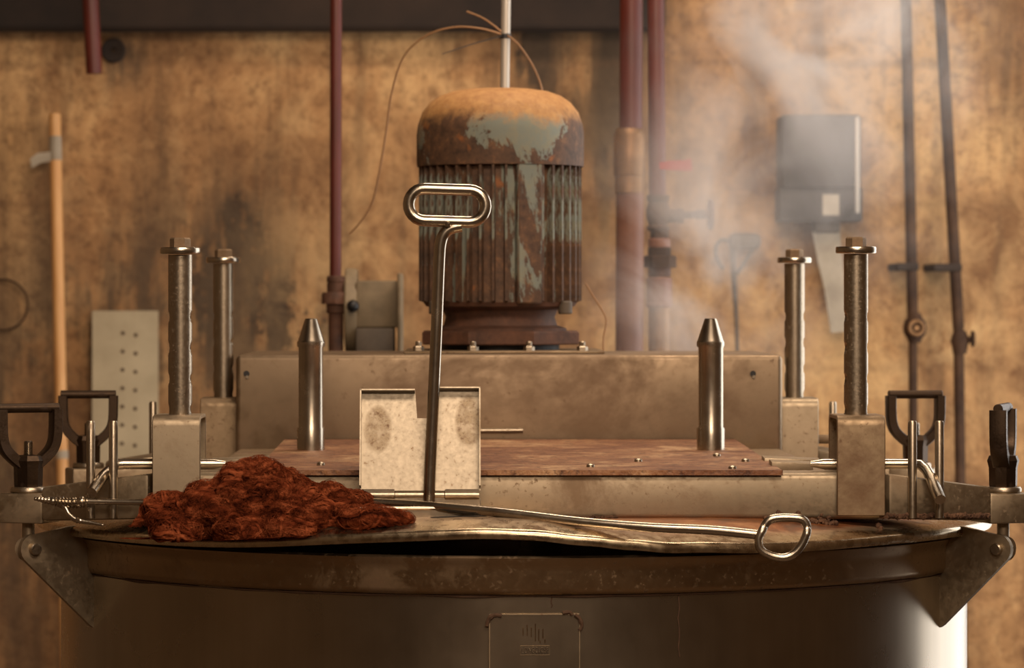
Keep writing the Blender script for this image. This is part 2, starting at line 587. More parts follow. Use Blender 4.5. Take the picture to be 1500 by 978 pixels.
struct('floor', box(B(), XL - .2, XR + .2, YF - .2, WY + .2, -0.1, 0), M['floor'])
struct('ceiling', box(B(), XL - .2, XR + .2, YF - .2, WY + .2, ZC, ZC + .1), M['plaster'])
struct('wall_back', box(B(), XL - .2, XR + .2, WY, WY + .2, 0, ZC), M['wall'])
struct('wall_left', box(B(), XL - .2, XL, YF, WY, 0, ZC), M['plaster_mid'])
struct('wall_front', box(B(), XL - .2, XR + .2, YF - .2, YF, 0, ZC), M['plaster_light'])
bm = B()
wy0, wy1, wz0, wz1 = 0.15, 2.15, 0.5, 2.6
box(bm, XR, XR + .2, YF, wy0, 0, ZC)
box(bm, XR, XR + .2, wy1, WY, 0, ZC)
box(bm, XR, XR + .2, wy0, wy1, 0, wz0)
box(bm, XR, XR + .2, wy0, wy1, wz1, ZC)
struct('wall_right', bm, M['plaster'])
win = bpy.data.objects.new('window_1', None)
C.objects.link(win)
win['kind'] = 'structure'
bm = B()
for a, b in ((wy0, wy0 + .05), (wy1 - .05, wy1)):
    box(bm, XR + .04, XR + .09, a, b, wz0, wz1)
for a, b in ((wz0, wz0 + .05), (wz1 - .05, wz1)):
    box(bm, XR + .04, XR + .09, wy0, wy1, a, b)
struct('window_frame', bm, M['plaster'], win)
for yy in (0.82, 1.48):
    struct('glazing_bar', box(B(), XR + .05, XR + .08, yy - .012, yy + .012, wz0 + .05, wz1 - .05), M['plaster'], win)
# downstand along the wall top, coloured dark to stand for a shadow band
struct('shade_trim_1', box(B(), -1.6, 0.37, WY - 0.10, WY, 2.10, 2.75, 0.01), M['soffit'])

# ------------------------------------------------------------------ dye vat (drum)
R = 0.6775
vat = thing('dye_vat', 'large round stainless steel dye vat filling the foreground under the lid', 'vat')
bm = B()
lathe(bm, [(0, 0.16), (R - .05, 0.16), (R, 0.2), (R, 1.128), (R - .004, 1.128), (R - .004, 0.22), (0, 0.2)], 128)
obj('drum_wall', bm, M['drum'], vat, 50)
bm = B()
lathe(bm, [(R - .002, 1.118), (R + .006, 1.120), (R + .010, 1.128), (R + .010, 1.150), (R + .013, 1.160), (R + .016, 1.164), (R + .017, 1.168),
           (R + .014, 1.171), (R + .009, 1.170), (R - .002, 1.168), (R - .006, 1.15), (R - .006, 1.118)], 160, closed=True)
obj('rim_collar', bm, M['collar'], vat, 50)
obj('dye_bath', lathe(B(), [(0, 1.02), (R - .006, 1.02)], 64), M['bath'], vat)
bm = B()   # irregular weld seam under the collar
path, rr = [], []
for i in range(400):
    a = 2 * PI * i / 400
    path.append(((R + .001) * math.cos(a), (R + .001) * math.sin(a), 1.117))
    rr.append(0.0008 + 0.0024 * max(0, noise.noise((a * 9, 0, 0)) + .25))
tube(bm, path, rr, 6, closed=True)
obj('weld_seam', bm, M['weld'], vat)
for k in range(4):
    a = PI / 4 + k * PI / 2
    bm = B()
    cyl(bm, (.55 * math.cos(a), .55 * math.sin(a), 0), (.55 * math.cos(a), .55 * math.sin(a), .2), .035)
    obj('leg', bm, M['steel_dull'], vat)
# vertical hairline seam runs on the drum face (thin weld lines)
for px, y0, y1 in ((808, 868, 890), (997, 866, 966)):
    bm = B()
    pts = []
    for k in range(8):
        p = P(px + 3 * noise.noise((k * .9, px, 0)), y0 + (y1 - y0) * k / 7, 4.47)
        yy = -math.sqrt((R + .0003) ** 2 - p.x ** 2)
        pts.append((p.x, yy, p.z))
    obj('seam_line', tube(bm, pts, 0.0009, 5), M['weld'], vat)

# name plate on the drum, bent to the drum's curve
RP = R + .0035


def on_drum(px, py, r=RP):
    p = P(px, py, 4.475)
    return Vector((p.x, -math.sqrt(r * r - p.x * p.x), p.z))


bm = B()
cols = []
for i in range(13):
    px = 717 + (849 - 717) * i / 12
    cols.append([bm.verts.new(on_drum(px, py, rr_)) for py, rr_ in ((899, RP), (1010, RP), (1010, R - .001), (899, R - .001))])
for a, b in zip(cols[:-1], cols[1:]):
    for k in range(4):
        bm.faces.new((a[k], a[(k + 1) % 4], b[(k + 1) % 4], b[k]))
bm.faces.new(cols[0])
bm.faces.new(cols[-1][::-1])
plate = obj('name_plate', bm, M['drum'], vat)
for pts in ([(713, 916), (716, 906), (724, 900), (735, 901)], [(824, 897), (834, 896), (838, 900)], [(842, 900), (849, 906), (852, 916), (849, 922)]):
    bm = B()
    pa = [on_drum(a, b, RP + .001) for a, b in spline(pts, 5)]
    tube(bm, pa, [0.0034 * (0.7 + 0.6 * abs(noise.noise((q.x * 160, q.z * 160, 0)))) for q in pa], 7)
    o = obj('corner_weld', bm, M['weld'], plate)
bm = B()
for (xa, ya, xb, yb) in ((762, 945, 805, 945), (805, 945, 805, 958.5), (805, 958.5, 762, 958.5), (762, 958.5, 762, 945)):
    tube(bm, [on_drum(xa, ya, RP + .0003), on_drum((xa + xb) / 2, (ya + yb) / 2, RP + .0003), on_drum(xb, yb, RP + .0003)], 0.0005, 5)
obj('lettering_border', bm, M['steel_dull'], plate)
bm = B()
for (xa, ya, xb, yb) in ((722, 899, 846, 899), (717, 904, 717, 1008), (849, 904, 849, 1008)):
    tube(bm, [on_drum(xa + (xb - xa) * k / 8, ya + (yb - ya) * k / 8, RP) for k in range(9)], 0.0011, 6)
obj('plate_edge', bm, M['steel_dull'], plate)
bm = B()   # embossed device of upright strokes above the maker's name
for (xa, y0, y1) in ((766, 918, 930), (772, 914, 930), (778, 918, 932), (784, 912, 938), (789, 920, 938), (795, 920, 934), (791, 937, 941), (798, 935, 941)):
    tube(bm, [on_drum(xa, y0, RP + .0002), on_drum(xa, y1, RP + .0002)], 0.0007, 5)
obj('embossed_device', bm, M['collar'], plate)
cu = bpy.data.curves.new('lettering', 'FONT')
cu.body = 'LONGCLOSE'
cu.align_x = 'CENTER'
cu.align_y = 'CENTER'
cu.size = 0.0105
cu.space_character = 1.0
cu.extrude = 0.0011
tmp = bpy.data.objects.new('tmp', cu)
C.objects.link(tmp)
dg = bpy.context.evaluated_depsgraph_get()
me = bpy.data.meshes.new_from_object(tmp.evaluated_get(dg))
bpy.data.objects.remove(tmp)
xs = [v.co.x for v in me.vertices]
wfac = 0.0345 / (max(xs) - min(xs))
ctr = on_drum(783.5, 951.8, RP + .0003)
for v in me.vertices:
    X = ctr.x + v.co.x * wfac
    v.co = Vector((X, -math.sqrt((RP + .0003 + v.co.z) ** 2 - X * X), ctr.z + v.co.y))
new_obj('lettering', me, M['steel_bright'], plate)

# clamp ears welded to the drum
CL = [(-.686, -.36), (.682, -.36), (-.68, .36), (.655, .36)]
WELD = []
for (cx, cy) in CL:
    sx, sy = (1 if cx > 0 else -1), (1 if cy > 0 else -1)
    wx, wy = sx * .604, sy * .300
    ang = math.atan2(cy - wy, cx - wx)
    L = math.hypot(cx - wx, cy - wy)
    Mx = Matrix.Translation((wx, wy, 0)) @ Matrix.Rotation(ang, 4, 'Z')
    zp = 1.157
    out = [(0.0, 1.047), (0.006, 1.042), (0.012, 1.046)]
    for k in range(9):      # round nose about the pivot
        a = math.radians(-42 + k * 18)
        out.append((L + .021 * math.cos(a), zp + .021 * math.sin(a)))
    out += [(L * .45, 1.1865), (.024, 1.188), (.017, 1.180), (.016, 1.146), (0.0, 1.146)]
    ear = None
    for off in (-sx * sy * -.013,):
        bm = B()
        prism(bm, out, .008, M=Mx @ Matrix.Translation((0, off, 0)))
        e = obj('clamp_ear', bm, M['steel_dull'], vat)
        ear = e
    bm = B()
    q = Mx @ Vector((L, -.024, zp))
    q2 = Mx @ Vector((L, .024, zp))
    cyl(bm, q, q2, .0085, seg=20, bev=.0015)
    obj('pivot_pin', bm, M['steel'], ear)
    bm = B()
    pts = [Mx @ Vector((0.001 + .002 * noise.noise((k, cx, 0)), sx * sy * .017, 1.148 - .1 * k / 20)) for k in range(21)]
    tube(bm, pts, [.004 * (1 + .6 * noise.noise((k * .8, cy, 3))) for k in range(21)], 6)
    obj('weld_bead', bm, M['weld'], ear)

# ------------------------------------------------------------------ lid
lid = thing('vat_lid', 'round steel vat lid with braced crossbeams and a brown stained deck plate', 'lid', (0, 0, 1.18))
RL = 0.714


def lid_bump(a, r):
    """dents in the front lip: raised in the middle of the front edge"""
    x = r * math.cos(a)
    if math.sin(a) > 0:
        return 0.0
    w = max(0.0, min(1.0, (r - .52) / .15))
    b = 0.020 * math.exp(-((x + .02) / .15) ** 2) + 0.010 * math.exp(-((x + .22) / .14) ** 2) - 0.003 * math.exp(-((x - .34) / .10) ** 2)
    b += 0.0022 * noise.noise((x * 22, 0.3, 0)) * math.exp(-((x - .22) / .22) ** 2)
    return b * w


def lid_z(a, r):
    e = max(0.0, (r - .56) / (RL - .56))
    return 1.2075 - .0225 * e * e + lid_bump(a, r)


bm = B()
prof_r = [0.0, .2, .4, .5, .55, .58, .61, .635, .66, .675, .69, .7, .708, .712]
NA = 300
rings = []
for r in prof_r:
    if r == 0:
        rings.append([bm.verts.new((0, 0, 1.2075))])
    else:
        rings.append([bm.verts.new((r * math.cos(2 * PI * i / NA), r * math.sin(2 * PI * i / NA), lid_z(2 * PI * i / NA, r))) for i in range(NA)])
for dr, dz in ((.714, -.003), (.7145, -.008), (.713, -.0125), (.709, -.014), (.705, -.0115), (.700, -.006), (.68, -.004), (.5, -.004)):
    ring = []
    for i in range(NA):
        a = 2 * PI * i / NA
        dent = 0.002 * noise.noise((math.cos(a) * 26, 1.7, dz * 60)) if (math.sin(a) < 0 and -.05 < math.cos(a) < .9) else 0
        rad_ = dr + dent * (1 if dr > .7 else 0)
        ring.append(bm.verts.new((rad_ * math.cos(a), rad_ * math.sin(a), lid_z(a, min(dr, .712)) + dz + (-.0 if dr > .6 else -.002))))
    rings.append(ring)
for a, b in zip(rings[:-1], rings[1:]):
    for i in range(NA):
        j = (i + 1) % NA
        if len(a) == 1:
            bm.faces.new((a[0], b[i], b[j]))
        else:
            bm.faces.new((a[i], a[j], b[j], b[i]))
obj('lid_disc', bm, M['lid'], lid, 60)

BY = 0.432
ZB0, ZB1 = 1.205, 1.2685
for s, nm in ((-1, 'crossbeam'), (1, 'crossbeam')):
    obj(nm, box(B(), -.5, .5, s * BY - .045, s * BY + .045, ZB0, ZB1, .008, 3), M['steel_dull'], lid)
for s in (-1, 1):
    obj('side_rail', box(B(), s * .385 - .052, s * .385 + .052, -BY + .046, BY - .046, ZB0, ZB1 - .0006, .008, 3), M['steel_brown'], lid)
for i, (cx, cy) in enumerate(CL):
    sx, sy = (1 if cx > 0 else -1), (1 if cy > 0 else -1)
    d = Vector((cx - sx * .47, cy - sy * BY, 0)).normalized()
    n = Vector((-d.y, d.x, 0))
    p0 = Vector((sx * .495, sy * BY - 0 * d.y, 0))
    p1 = Vector((cx, cy, 0)) - d * .034
    a4 = [p0 + n * .040 + Vector((0, 0, 1.205)), p0 - n * .040 + Vector((0, 0, 1.205)), p0 - n * .040 + Vector((0, 0, 1.2675)), p0 + n * .040 + Vector((0, 0, 1.2675))]
    b4 = [p1 + n * .032 + Vector((0, 0, 1.198)), p1 - n * .032 + Vector((0, 0, 1.198)), p1 - n * .032 + Vector((0, 0, 1.2455)), p1 + n * .032 + Vector((0, 0, 1.2455))]
    bm = hull8(B(), a4, b4, .006)
    arm = obj('beam_arm', bm, M['steel_dull'], lid)
    Mx = Matrix.Translation((cx, cy, 0)) @ Matrix.Rotation(math.atan2(d.y, d.x), 4, 'Z')
    bm = B()
    box(bm, -.036, .032, -.031, .031, 1.194, 1.2355, .003, 2, M=Mx)
    obj('clamp_block', bm, M['steel_dull'], arm)

# upright rods standing in pairs at the arms
for (x0, sy) in ((-.5875, -1), (-.5565, -1), (.541, -1), (.578, -1), (-.585, 1), (-.552, 1), (.533, 1), (.570, 1)):
    yb = sy * .462
    bm = lathe(B(), [(0, 1.206), (.0062, 1.206), (.0062, 1.3365), (.0050, 1.3395), (0, 1.340)], 16, c=(x0, yb, 0))
    obj('upright_rod', bm, M['steel'], lid)

# inverted-U brackets
prof_u = []
hw, hz, rr_ = .054, 1.3475, .014
outer = [(-hw, 1.2105)] + [(-hw + rr_ - rr_ * math.cos(a), hz - rr_ + rr_ * math.sin(a)) for a in [k * PI / 12 for k in range(7)]] + \
        [(hw - rr_ + rr_ * math.sin(a), hz - rr_ + rr_ * math.cos(a)) for a in [k * PI / 12 for k in range(7)]] + [(hw, 1.2105)]
tw = .0055
ri = rr_ - tw
inner_ = [(hw - tw, 1.2105)] + [(hw - tw - ri + ri * math.cos(a), hz - rr_ + ri * math.sin(a)) for a in [k * PI / 12 for k in range(7)]] + \
         [(-hw + tw + ri - ri * math.sin(a), hz - rr_ + ri * math.cos(a)) for a in [k * PI / 12 for k in range(7)]] + [(-hw + tw, 1.2105)]
PX = .467
for i, (sx, sy) in enumerate(((-1, -1), (1, -1), (-1, 1), (1, 1))):
    bm = B()
    Mx = Matrix.Translation((sx * .468, sy * BY, 0)) @ Matrix.Rotation(PI / 2, 4, 'Z')
    prism(bm, outer + inner_, .066, M=Mx)
    es = [e for e in bm.edges if len(e.link_faces) == 2 and e.calc_face_angle(0) > 1.2]
    bmesh.ops.bevel(bm, geom=es, offset=.0012, segments=1, affect='EDGES')
    obj('post_bracket', bm, M['steel_dull'] if i in (0, 3) else M['steel_brown'], lid)

# deck plate with folded front lip, and screws
bm = B()
zt0, zt1 = 1.2725, 1.2835
hull8(bm, [(-.361, -.482, zt0 - .003), (.361, -.482, zt0 - .003), (.361, -.482, zt0), (-.361, -.482, zt0)],
      [(-.361, .325, zt1 - .003), (.361, .325, zt1 - .003), (.361, .325, zt1), (-.361, .325, zt1)])
box(bm, -.361, .361, -.4845, -.482, zt0 - .0065, zt0 + .0005)
deck = obj('deck_plate', bm, M['deck'], lid)
for (px, py) in ((865, 678), (1073, 680), (1050, 666), (1004, 640.5), (560, 678), (470, 676), (500, 646), (935, 672), (1092, 672)):
    dd = (CZ - 1.279) * FP / (py - VY)
    p = P(px, py, dd)
    p.z = zt0 + (zt1 - zt0) * (p.y + .482) / .807 + .0002
    obj('screw', lathe(B(), [(.0058, 0), (.0055, .003), (.003, .0046), (0, .005)], 10, c=p), M['steel'], deck)
# small cleats beside the deck plate
for s in (-1, 1):
    for k, (yy, ln) in enumerate(((-.385, .052), (-.27, .075))):
        bm = B()
        xa, xb = s * .355, s * (.362 + ln)
        hull8(bm, [(xa, yy, ZB1 - .001), (xa, yy + .045, ZB1 - .001), (xa, yy + .045, ZB1 + .013), (xa, yy, ZB1 + .011)],
              [(xb, yy + .01, ZB1 - .001), (xb, yy + .045, ZB1 - .001), (xb, yy + .045, ZB1 + .010), (xb, yy + .01, ZB1 + .008)], .001)
        obj('cleat', bm, M['steel_dull'], lid)

# pointed guide pegs
for px in (455.5, 1041):
    c = P(px, 0, 5.17)
    bm = lathe(B(), [(0, 1.276), (.0212, 1.276), (.0212, 1.312), (.0206, 1.314), (.0206, 1.434), (.0212, 1.436), (.0212, 1.4425), (.0200, 1.4445), (.0095, 1.4765), (.0085, 1.4780), (0, 1.4782)], 48)
    for v in bm.verts:
        z = v.co.z
        if 1.313 < z < 1.4345:
            v.co.x = max(-.0184, min(.0184, v.co.x))
    bmesh.ops.translate(bm, verts=bm.verts, vec=(c.x, .02, 0))
    obj('guide_peg', bm, M['steel_bright'], lid, 30)

# drive box behind the deck
bm = box(B(), -.440, .438, .33, .80, 1.255, 1.4182, .008, 3)
dbox = obj('drive_box', bm, M['box'], lid)
for px in (361, 1103):
    c = P(px, 547, 5.478)
    obj('bolt_hole', cyl(B(), (c.x, .3275, c.z), (c.x, .3315, c.z), .0048, seg=14), M['black'], dbox)
    obj('stud', lathe(B(), [(0, 0), (.0028, 0), (.0028, .002), (0, .003)], 10, c=(c.x + .001, .327, c.z - .0055), ax='Y'), M['steel_bright'], dbox)
a, b = P(640, 631, 5.477), P(766, 630, 5.477)
obj('stop_bar', tube(B(), [a, a.lerp(b, .98), b], .0038, 10), M['steel'], lid)

# hatch: collar, hinge and open flap
hx0, hx1 = -.216, -.0525
zl = 1.196
yb_, yf_ = -.531, -.606
bm = B()
box(bm, hx0, hx1, yf_, yf_ + .004, zl, 1.2275, .0008, 1)
box(bm, hx0, hx1, yb_ - .004, yb_, zl, 1.2375, .0008, 1)
box(bm, hx0, hx0 + .004, yf_ + .0035, yb_ - .0035, zl, 1.2285, .0008, 1)
box(bm, hx1 - .004, hx1, yf_ + .0035, yb_ - .0035, zl, 1.2285, .0008, 1)
tube(bm, [(hx0, yf_ + .001, 1.228), (hx1, yf_ + .001, 1.228)], .0028, 8)
hatch = obj('hatch_collar', bm, M['steel'], lid)
for a, b, up in ((hx0 + .003, -.169, 1), (-.168, -.1015, 0), (-.1005, hx1 - .002, 1)):
    bm = B()
    cyl(bm, (a, yb_ - .004, 1.2415), (b, yb_ - .004, 1.2415), .0058, seg=14)
    box(bm, a, b, yb_ - .0085, yb_ - .006, 1.232 if not up else 1.2415, 1.2415 if not up else 1.250)
    obj('hinge_knuckle', bm, M['steel'], hatch)
fw0, fw1, fz0, fz1 = -.216, -.0525, 1.2475, 1.3875
nx0, nx1, nz = -.1415, -.1145, 1.3475
Mx = Matrix.Translation((0, yb_ - .004, fz0)) @ Matrix.Rotation(math.radians(-14), 4, 'X') @ Matrix.Translation((0, 0, -fz0))
bm = B()
outl = [(fw0, fz0), (fw1, fz0), (fw1, fz1), (nx1, fz1), (nx1 + .001, nz), (nx0 + .003, nz), (nx0, fz1 - .001), (fw0, fz1 - .003)]
prism(bm, outl, .002, M=Mx)
lip = .019
box(bm, fw0, fw0 + .002, -lip, 0, fz0 + .004, fz1 - .003, M=Mx)
box(bm, fw1 - .002, fw1, -lip, 0, fz0 + .004, fz1, M=Mx)
box(bm, fw0, nx0, -lip, 0, fz1 - .005, fz1 - .003, M=Mx)
box(bm, nx1, fw1, -lip, 0, fz1 - .002, fz1, M=Mx)
flap = obj('hatch_flap', bm, M['flap'], lid)
flap['label'] = 'open hatch flap with notched top edge'

# ------------------------------------------------------------------ notched posts and locking pins
def post_mesh():
    bm = B()
    Rp, seg = .0166, 48
    zs = [1.27 + .002 * k for k in range(int((1.569 - 1.27) / .002) + 1)]
    holes = [1.354 + .0425 * k for k in range(4)]
    rings = []
    for z in zs:
        ring = []
        for i in range(seg):
            a = 2 * PI * i / seg
            x, y = Rp * math.cos(a), Rp * math.sin(a)
            for h in holes:
                dd = math.hypot(y, z - h)
                if dd < .0086:
                    x *= 1 - .24 * min(1, (1 - dd / .0086) * 4.5)
            ring.append(bm.verts.new((x, y, z)))
        rings.append(ring)
    for a, b in zip(rings[:-1], rings[1:]):
        for i in range(seg):
            j = (i + 1) % seg
            bm.faces.new((a[i], a[j], b[j], b[i]))
    bm.faces.new(rings[0][::-1])
    bm.faces.new(rings[-1])
    return bm


where = [('left', 'nearer the camera, beside the rust-red wool'), ('right', 'nearer the camera, in front of the wall pipes'),
         ('left', 'further back, beside the drive box'), ('right', 'further back, beside the drive box')]
post_lab = ['tall notched steel post in the bright front bracket behind the rust-red wool',
            'tall notched steel post at right front, next to paired rods and bent pin',
            'notched steel post with bolted cap at the left end of the drive box',
            'notched steel post with bolted cap at the right end of the drive box']
for i, (sx, sy) in enumerate(((-1, -1), (1, -1), (-1, 1), (1, 1))):
    if i == 0:
        p0_ = thing('notched_post', post_lab[0], 'post', (sx * PX, sy * BY, 1.27), 'four notched posts on the lid')
        bm = post_mesh()
        bmesh.ops.translate(bm, verts=bm.verts, vec=(0, 0, -1.27))
        obj('shaft', bm, M['steel'], p0_, 35, local=True)
        obj('cap_washer', lathe(B(), [(0, .299), (.0272, .299), (.028, .300), (.028, .307), (.0272, .308), (0, .308)], 40), M['steel_bright'], p0_, local=True)
        obj('hex_bolt', hexa(B(), (0, 0, .308), .0145, .0135), M['steel_brown'], p0_, 25, local=True)
    else:
        p_ = copy_tree(p0_)
        p_.location = (sx * PX, sy * BY, 1.27 + (-.002 if sy > 0 else .001))
        p_['label'] = post_lab[i]
        p_.rotation_euler.z = (0.05, .06, -.08, -.05)[i]
pin_lab = ['bent steel locking pin through the left front bracket, behind the wool',
           'bent steel locking pin through the right front bracket, handle between two rods',
           'steel locking pin poking out of the left rear bracket',
           'steel locking pin through the right rear bracket']
for i, (sx, sy) in enumerate(((-1, -1), (1, -1), (-1, 1), (1, 1))):
    zc = 1.2785 + .0005
    y0 = sy * (BY - .0)
    pts = [(sx * .404, y0, zc), (sx * .412, y0, zc), (sx * .421, y0, zc), (sx * .47, y0, zc), (sx * .545, y0, zc), (sx * .556, y0 + sy * .004, zc - .001),
           (sx * .563, y0 + sy * .014, zc - .008), (sx * .567, y0 + sy * .030, zc - .018), (sx * .574, y0 + sy * .068, zc - .0455)]
    r_ = [.0042, .0055, .0074, .0074, .0074, .0074, .0076, .0078, .0080]
    if sx < 0:
        pts[-1] = (sx * .583, y0 + sy * .062, zc - .036)
        pts[-2] = (sx * .571, y0 + sy * .030, zc - .016)
    o = obj('locking_pin', tube(B(), pts, r_, 16), M['steel_bright'] if sy < 0 else M['steel_brown'])
    tag(o, pin_lab[i], 'pin', 'locking pins')

# ------------------------------------------------------------------ D-handled screw clamps
cl_lab = ['black D-handled screw clamp at the left edge, in front', 'black D-handled screw clamp at the right edge, turned nearly edge-on',
          'black D-handled screw clamp behind two upright rods, before the pale sheet',
          'black D-handled screw clamp behind two upright rods on the right']
cl_rot = [.45, 1.25, .05, .12]
for i, (cx, cy) in enumerate(CL):
    if i == 0:
        c0 = thing('screw_clamp', cl_lab[0], 'clamp', (cx, cy, 1.2355), 'four screw clamps round the lid')
        bm = B()   # loop
        half = [(-.012, .040), (-.023, .049), (-.034, .061), (-.0395, .078), (-.0405, .110)]
        loop = [(x, 0, z) for x, z in spline(half, 4)]
        sq = [(-.5, -1), (.5, -1), (.62, -.8), (.62, .8), (.5, 1), (-.5, 1), (-.62, .8), (-.62, -.8)]
        full = loop + [(-.0405, 0, .1165)]
        tube(bm, full, [.0118] * len(full), sect=sq, up=(1, 0, .01))
        full2 = [(-x, 0, z) for x, y_, z in full]
        tube(bm, full2, [.0118] * len(full2), sect=sq, up=(1, 0, .01))
        cyl(bm, (-.0445, 0, .1185), (.0445, 0, .1185), .0068, seg=14, bev=.001)
        obj('d_handle', bm, M['iron'], c0, 40, local=True)
        bm = B()
        lathe(bm, [(0, .008), (.019, .008), (.020, .010), (.0205, .035), (.023, .045), (.020, .052), (0, .054)], 8)
        bmesh.ops.rotate(bm, verts=bm.verts, cent=(0, 0, 0), matrix=Matrix.Rotation(PI / 8, 3, 'Z'))
        obj('neck', bm, M['iron'], c0, 30, local=True)
        obj('flange_washer', lathe(B(), [(0, 0), (.0235, 0), (.0255, .002), (.0255, .006), (.0235, .0085), (0, .0085)], 32), M['steel'], c0, local=True)
        prof = [(0, .05)]
        for k in range(12):
            prof += [(.0062, .050 + .0018 * k), (.0070, .0509 + .0018 * k)]
        prof += [(.0055, .0725), (0, .073)]
        obj('threaded_stud', lathe(B(), prof, 16), M['steel_bright'], c0, 20, local=True)
        bm = B()
        cyl(bm, (0, 0, .001), (0, 0, -.066), .0088, seg=16)
        lathe(bm, [(0, -.0085), (.017, -.0085), (.017, .0085), (0, .0085)], 24, c=(0, 0, -.0785), M=Matrix.Rotation(-.63, 4, 'Z') @ Matrix.Rotation(PI / 2, 4, 'X'))
        obj('swing_bolt', bm, M['steel_dull'], c0, local=True)
        c0.rotation_euler.z = cl_rot[0]
    else:
        c_ = copy_tree(c0)
        c_.location = (cx, cy, 1.2355)
        c_.rotation_euler.z = cl_rot[i]
        c_['label'] = cl_lab[i]

# ------------------------------------------------------------------ motor
MX, MY = -.012, .61
motor = thing('electric_motor', 'large rusty finned electric motor with flaking grey-blue domed cowl', 'motor', (MX, MY, 1.4182))
bm = box(B(), -.172, .157, .43, .79, 1.4182, 1.4232, .0015, 1)
obj('base_plate', bm, M['steel_brown'], motor)
bm = lathe(B(), [(0, 1.432), (.132, 1.432), (.134, 1.434), (.134, 1.452), (.131, 1.455), (0, 1.455)], 8)
bmesh.ops.rotate(bm, verts=bm.verts, cent=(0, 0, 0), matrix=Matrix.Rotation(PI / 8, 3, 'Z'))
for v in bm.verts:
    v.co.x *= 1.06
bmesh.ops.translate(bm, verts=bm.verts, vec=(MX, MY, 0))
obj('mounting_flange', bm, M['rust'], motor, 30)
obj('spacer_ring', lathe(B(), [(0, 1.4232), (.10, 1.4232), (.10, 1.433), (0, 1.433)], 32, c=(MX, MY, 0)), M['black'], motor)
bm = lathe(B(), [(0, 1.454), (.112, 1.454), (.112, 1.459), (.096, 1.464), (.092, 1.478), (.097, 1.490), (.125, 1.496), (.130, 1.503), (0, 1.503)], 48, c=(MX, MY, 0))
obj('end_bell', bm, M['rust'], motor)
bm = lathe(B(), [(0, 1.496), (.120, 1.496), (.124, 1.5), (.124, 1.7365), (0, 1.7365)], 64, c=(MX, MY, 0))
obj('housing', bm, M['motor'], motor)
finm = None
for k in range(40):
    a = 2 * PI * k / 40 + .06
    if abs(((a + PI) % (2 * PI)) - PI + PI / 2 - .36) < .10:
        continue
    if finm is None:
        bm = B()
        hull8(bm, [(.120, -.0030, .0), (.1375, -.0020, .006), (.1375, .0020, .006), (.120, .0030, .0)],
              [(.120, -.0030, .236), (.1375, -.0020, .236), (.1375, .0020, .236), (.120, .0030, .236)])
        me = bpy.data.meshes.new('cooling_fin')
        bmesh.ops.recalc_face_normals(bm, faces=bm.faces)
        bm.to_mesh(me)
        bm.free()
        me.materials.append(M['motor'])
        finm = me
    f = new_obj('cooling_fin', finm, None, motor)
    f.location = (0, 0, 1.4995 - 1.4182)
    f.rotation_euler.z = a
a = -PI / 2 + .36
bm = box(B(), .118, .1375, -.022, .022, 1.500, 1.736, .003, 1, M=Matrix.Translation((MX, MY, 0)) @ Matrix.Rotation(a, 4, 'Z'))
obj('terminal_cover', bm, M['motor'], motor)
bm = lathe(B(), [(.1385, 1.731), (.1405, 1.731), (.1412, 1.738), (.1412, 1.785), (.139, 1.802), (.132, 1.822), (.120, 1.838), (.103, 1.850), (.082, 1.8575),
                 (.055, 1.8615), (.02, 1.863), (0, 1.863), (0, 1.860), (.08, 1.855), (.118, 1.836), (.136, 1.8), (.1385, 1.78)], 96, c=(MX, MY, 0), closed=False)
obj('cowl', bm, M['cowl'], motor, 60)
for a in (-2.55, -.6):
    cx_, cy_ = MX + .130 * math.cos(a), MY + .130 * math.sin(a)
    bm = cyl(B(), (cx_, cy_, 1.483), (cx_, cy_, 1.505), .012, seg=12, bev=.002)
    obj('foot_lug', bm, M['dgrey'], motor)
for px in (613, 693, 775, 853):
    c = P(px, 514, 5.606)
    bm = B()
    hexa(bm, (c.x, .456, 1.4232), .0092, .0075)
    cyl(bm, (c.x, .456, 1.4232), (c.x, .456, 1.4385), .0052, seg=12, bev=.001)
    obj('hold_down_nut', bm, M['steel'], motor, 25)

# conduit above the motor, cable tie and loose wires
CD = 5.95
a, b = P(739, 150, CD), P(743, -120, CD)
o = obj('conduit', tube(B(), [a, b, Vector((b.x + .004, b.y, ZC))], .0082, 14), M['conduit'])
tag(o, 'pale grey vertical conduit rising behind the motor cowl', 'conduit')
tie = thing('cable_tie', 'black plastic cable tie with long tail around the pale conduit', 'cable tie', P(740, 53, CD))
c = P(740, 53, CD)
obj('strap', lathe(B(), [(.0088, -.004), (.0102, -.004), (.0102, .004), (.0088, .004)], 20, c=c, closed=True), M['black'], tie)
bm = B()
tube(bm, [c + Vector((-.006, -.010, 0)), P(690, 65, CD - .02), P(648, 79, CD - .03)], [.0022, .0022, .0014], sect=[(-.4, -1), (.4, -1), (.4, 1), (-.4, 1)])
obj('tail', bm, M['black'], tie)


def wire(name, pts, d, r, label, mat='wire'):
    bm = tube(B(), [P(x_, y_, d + dd) for x_, y_, dd in spline(pts, 8)], r, 8)
    return tag(obj(name, bm, M[mat]), label, 'wire')


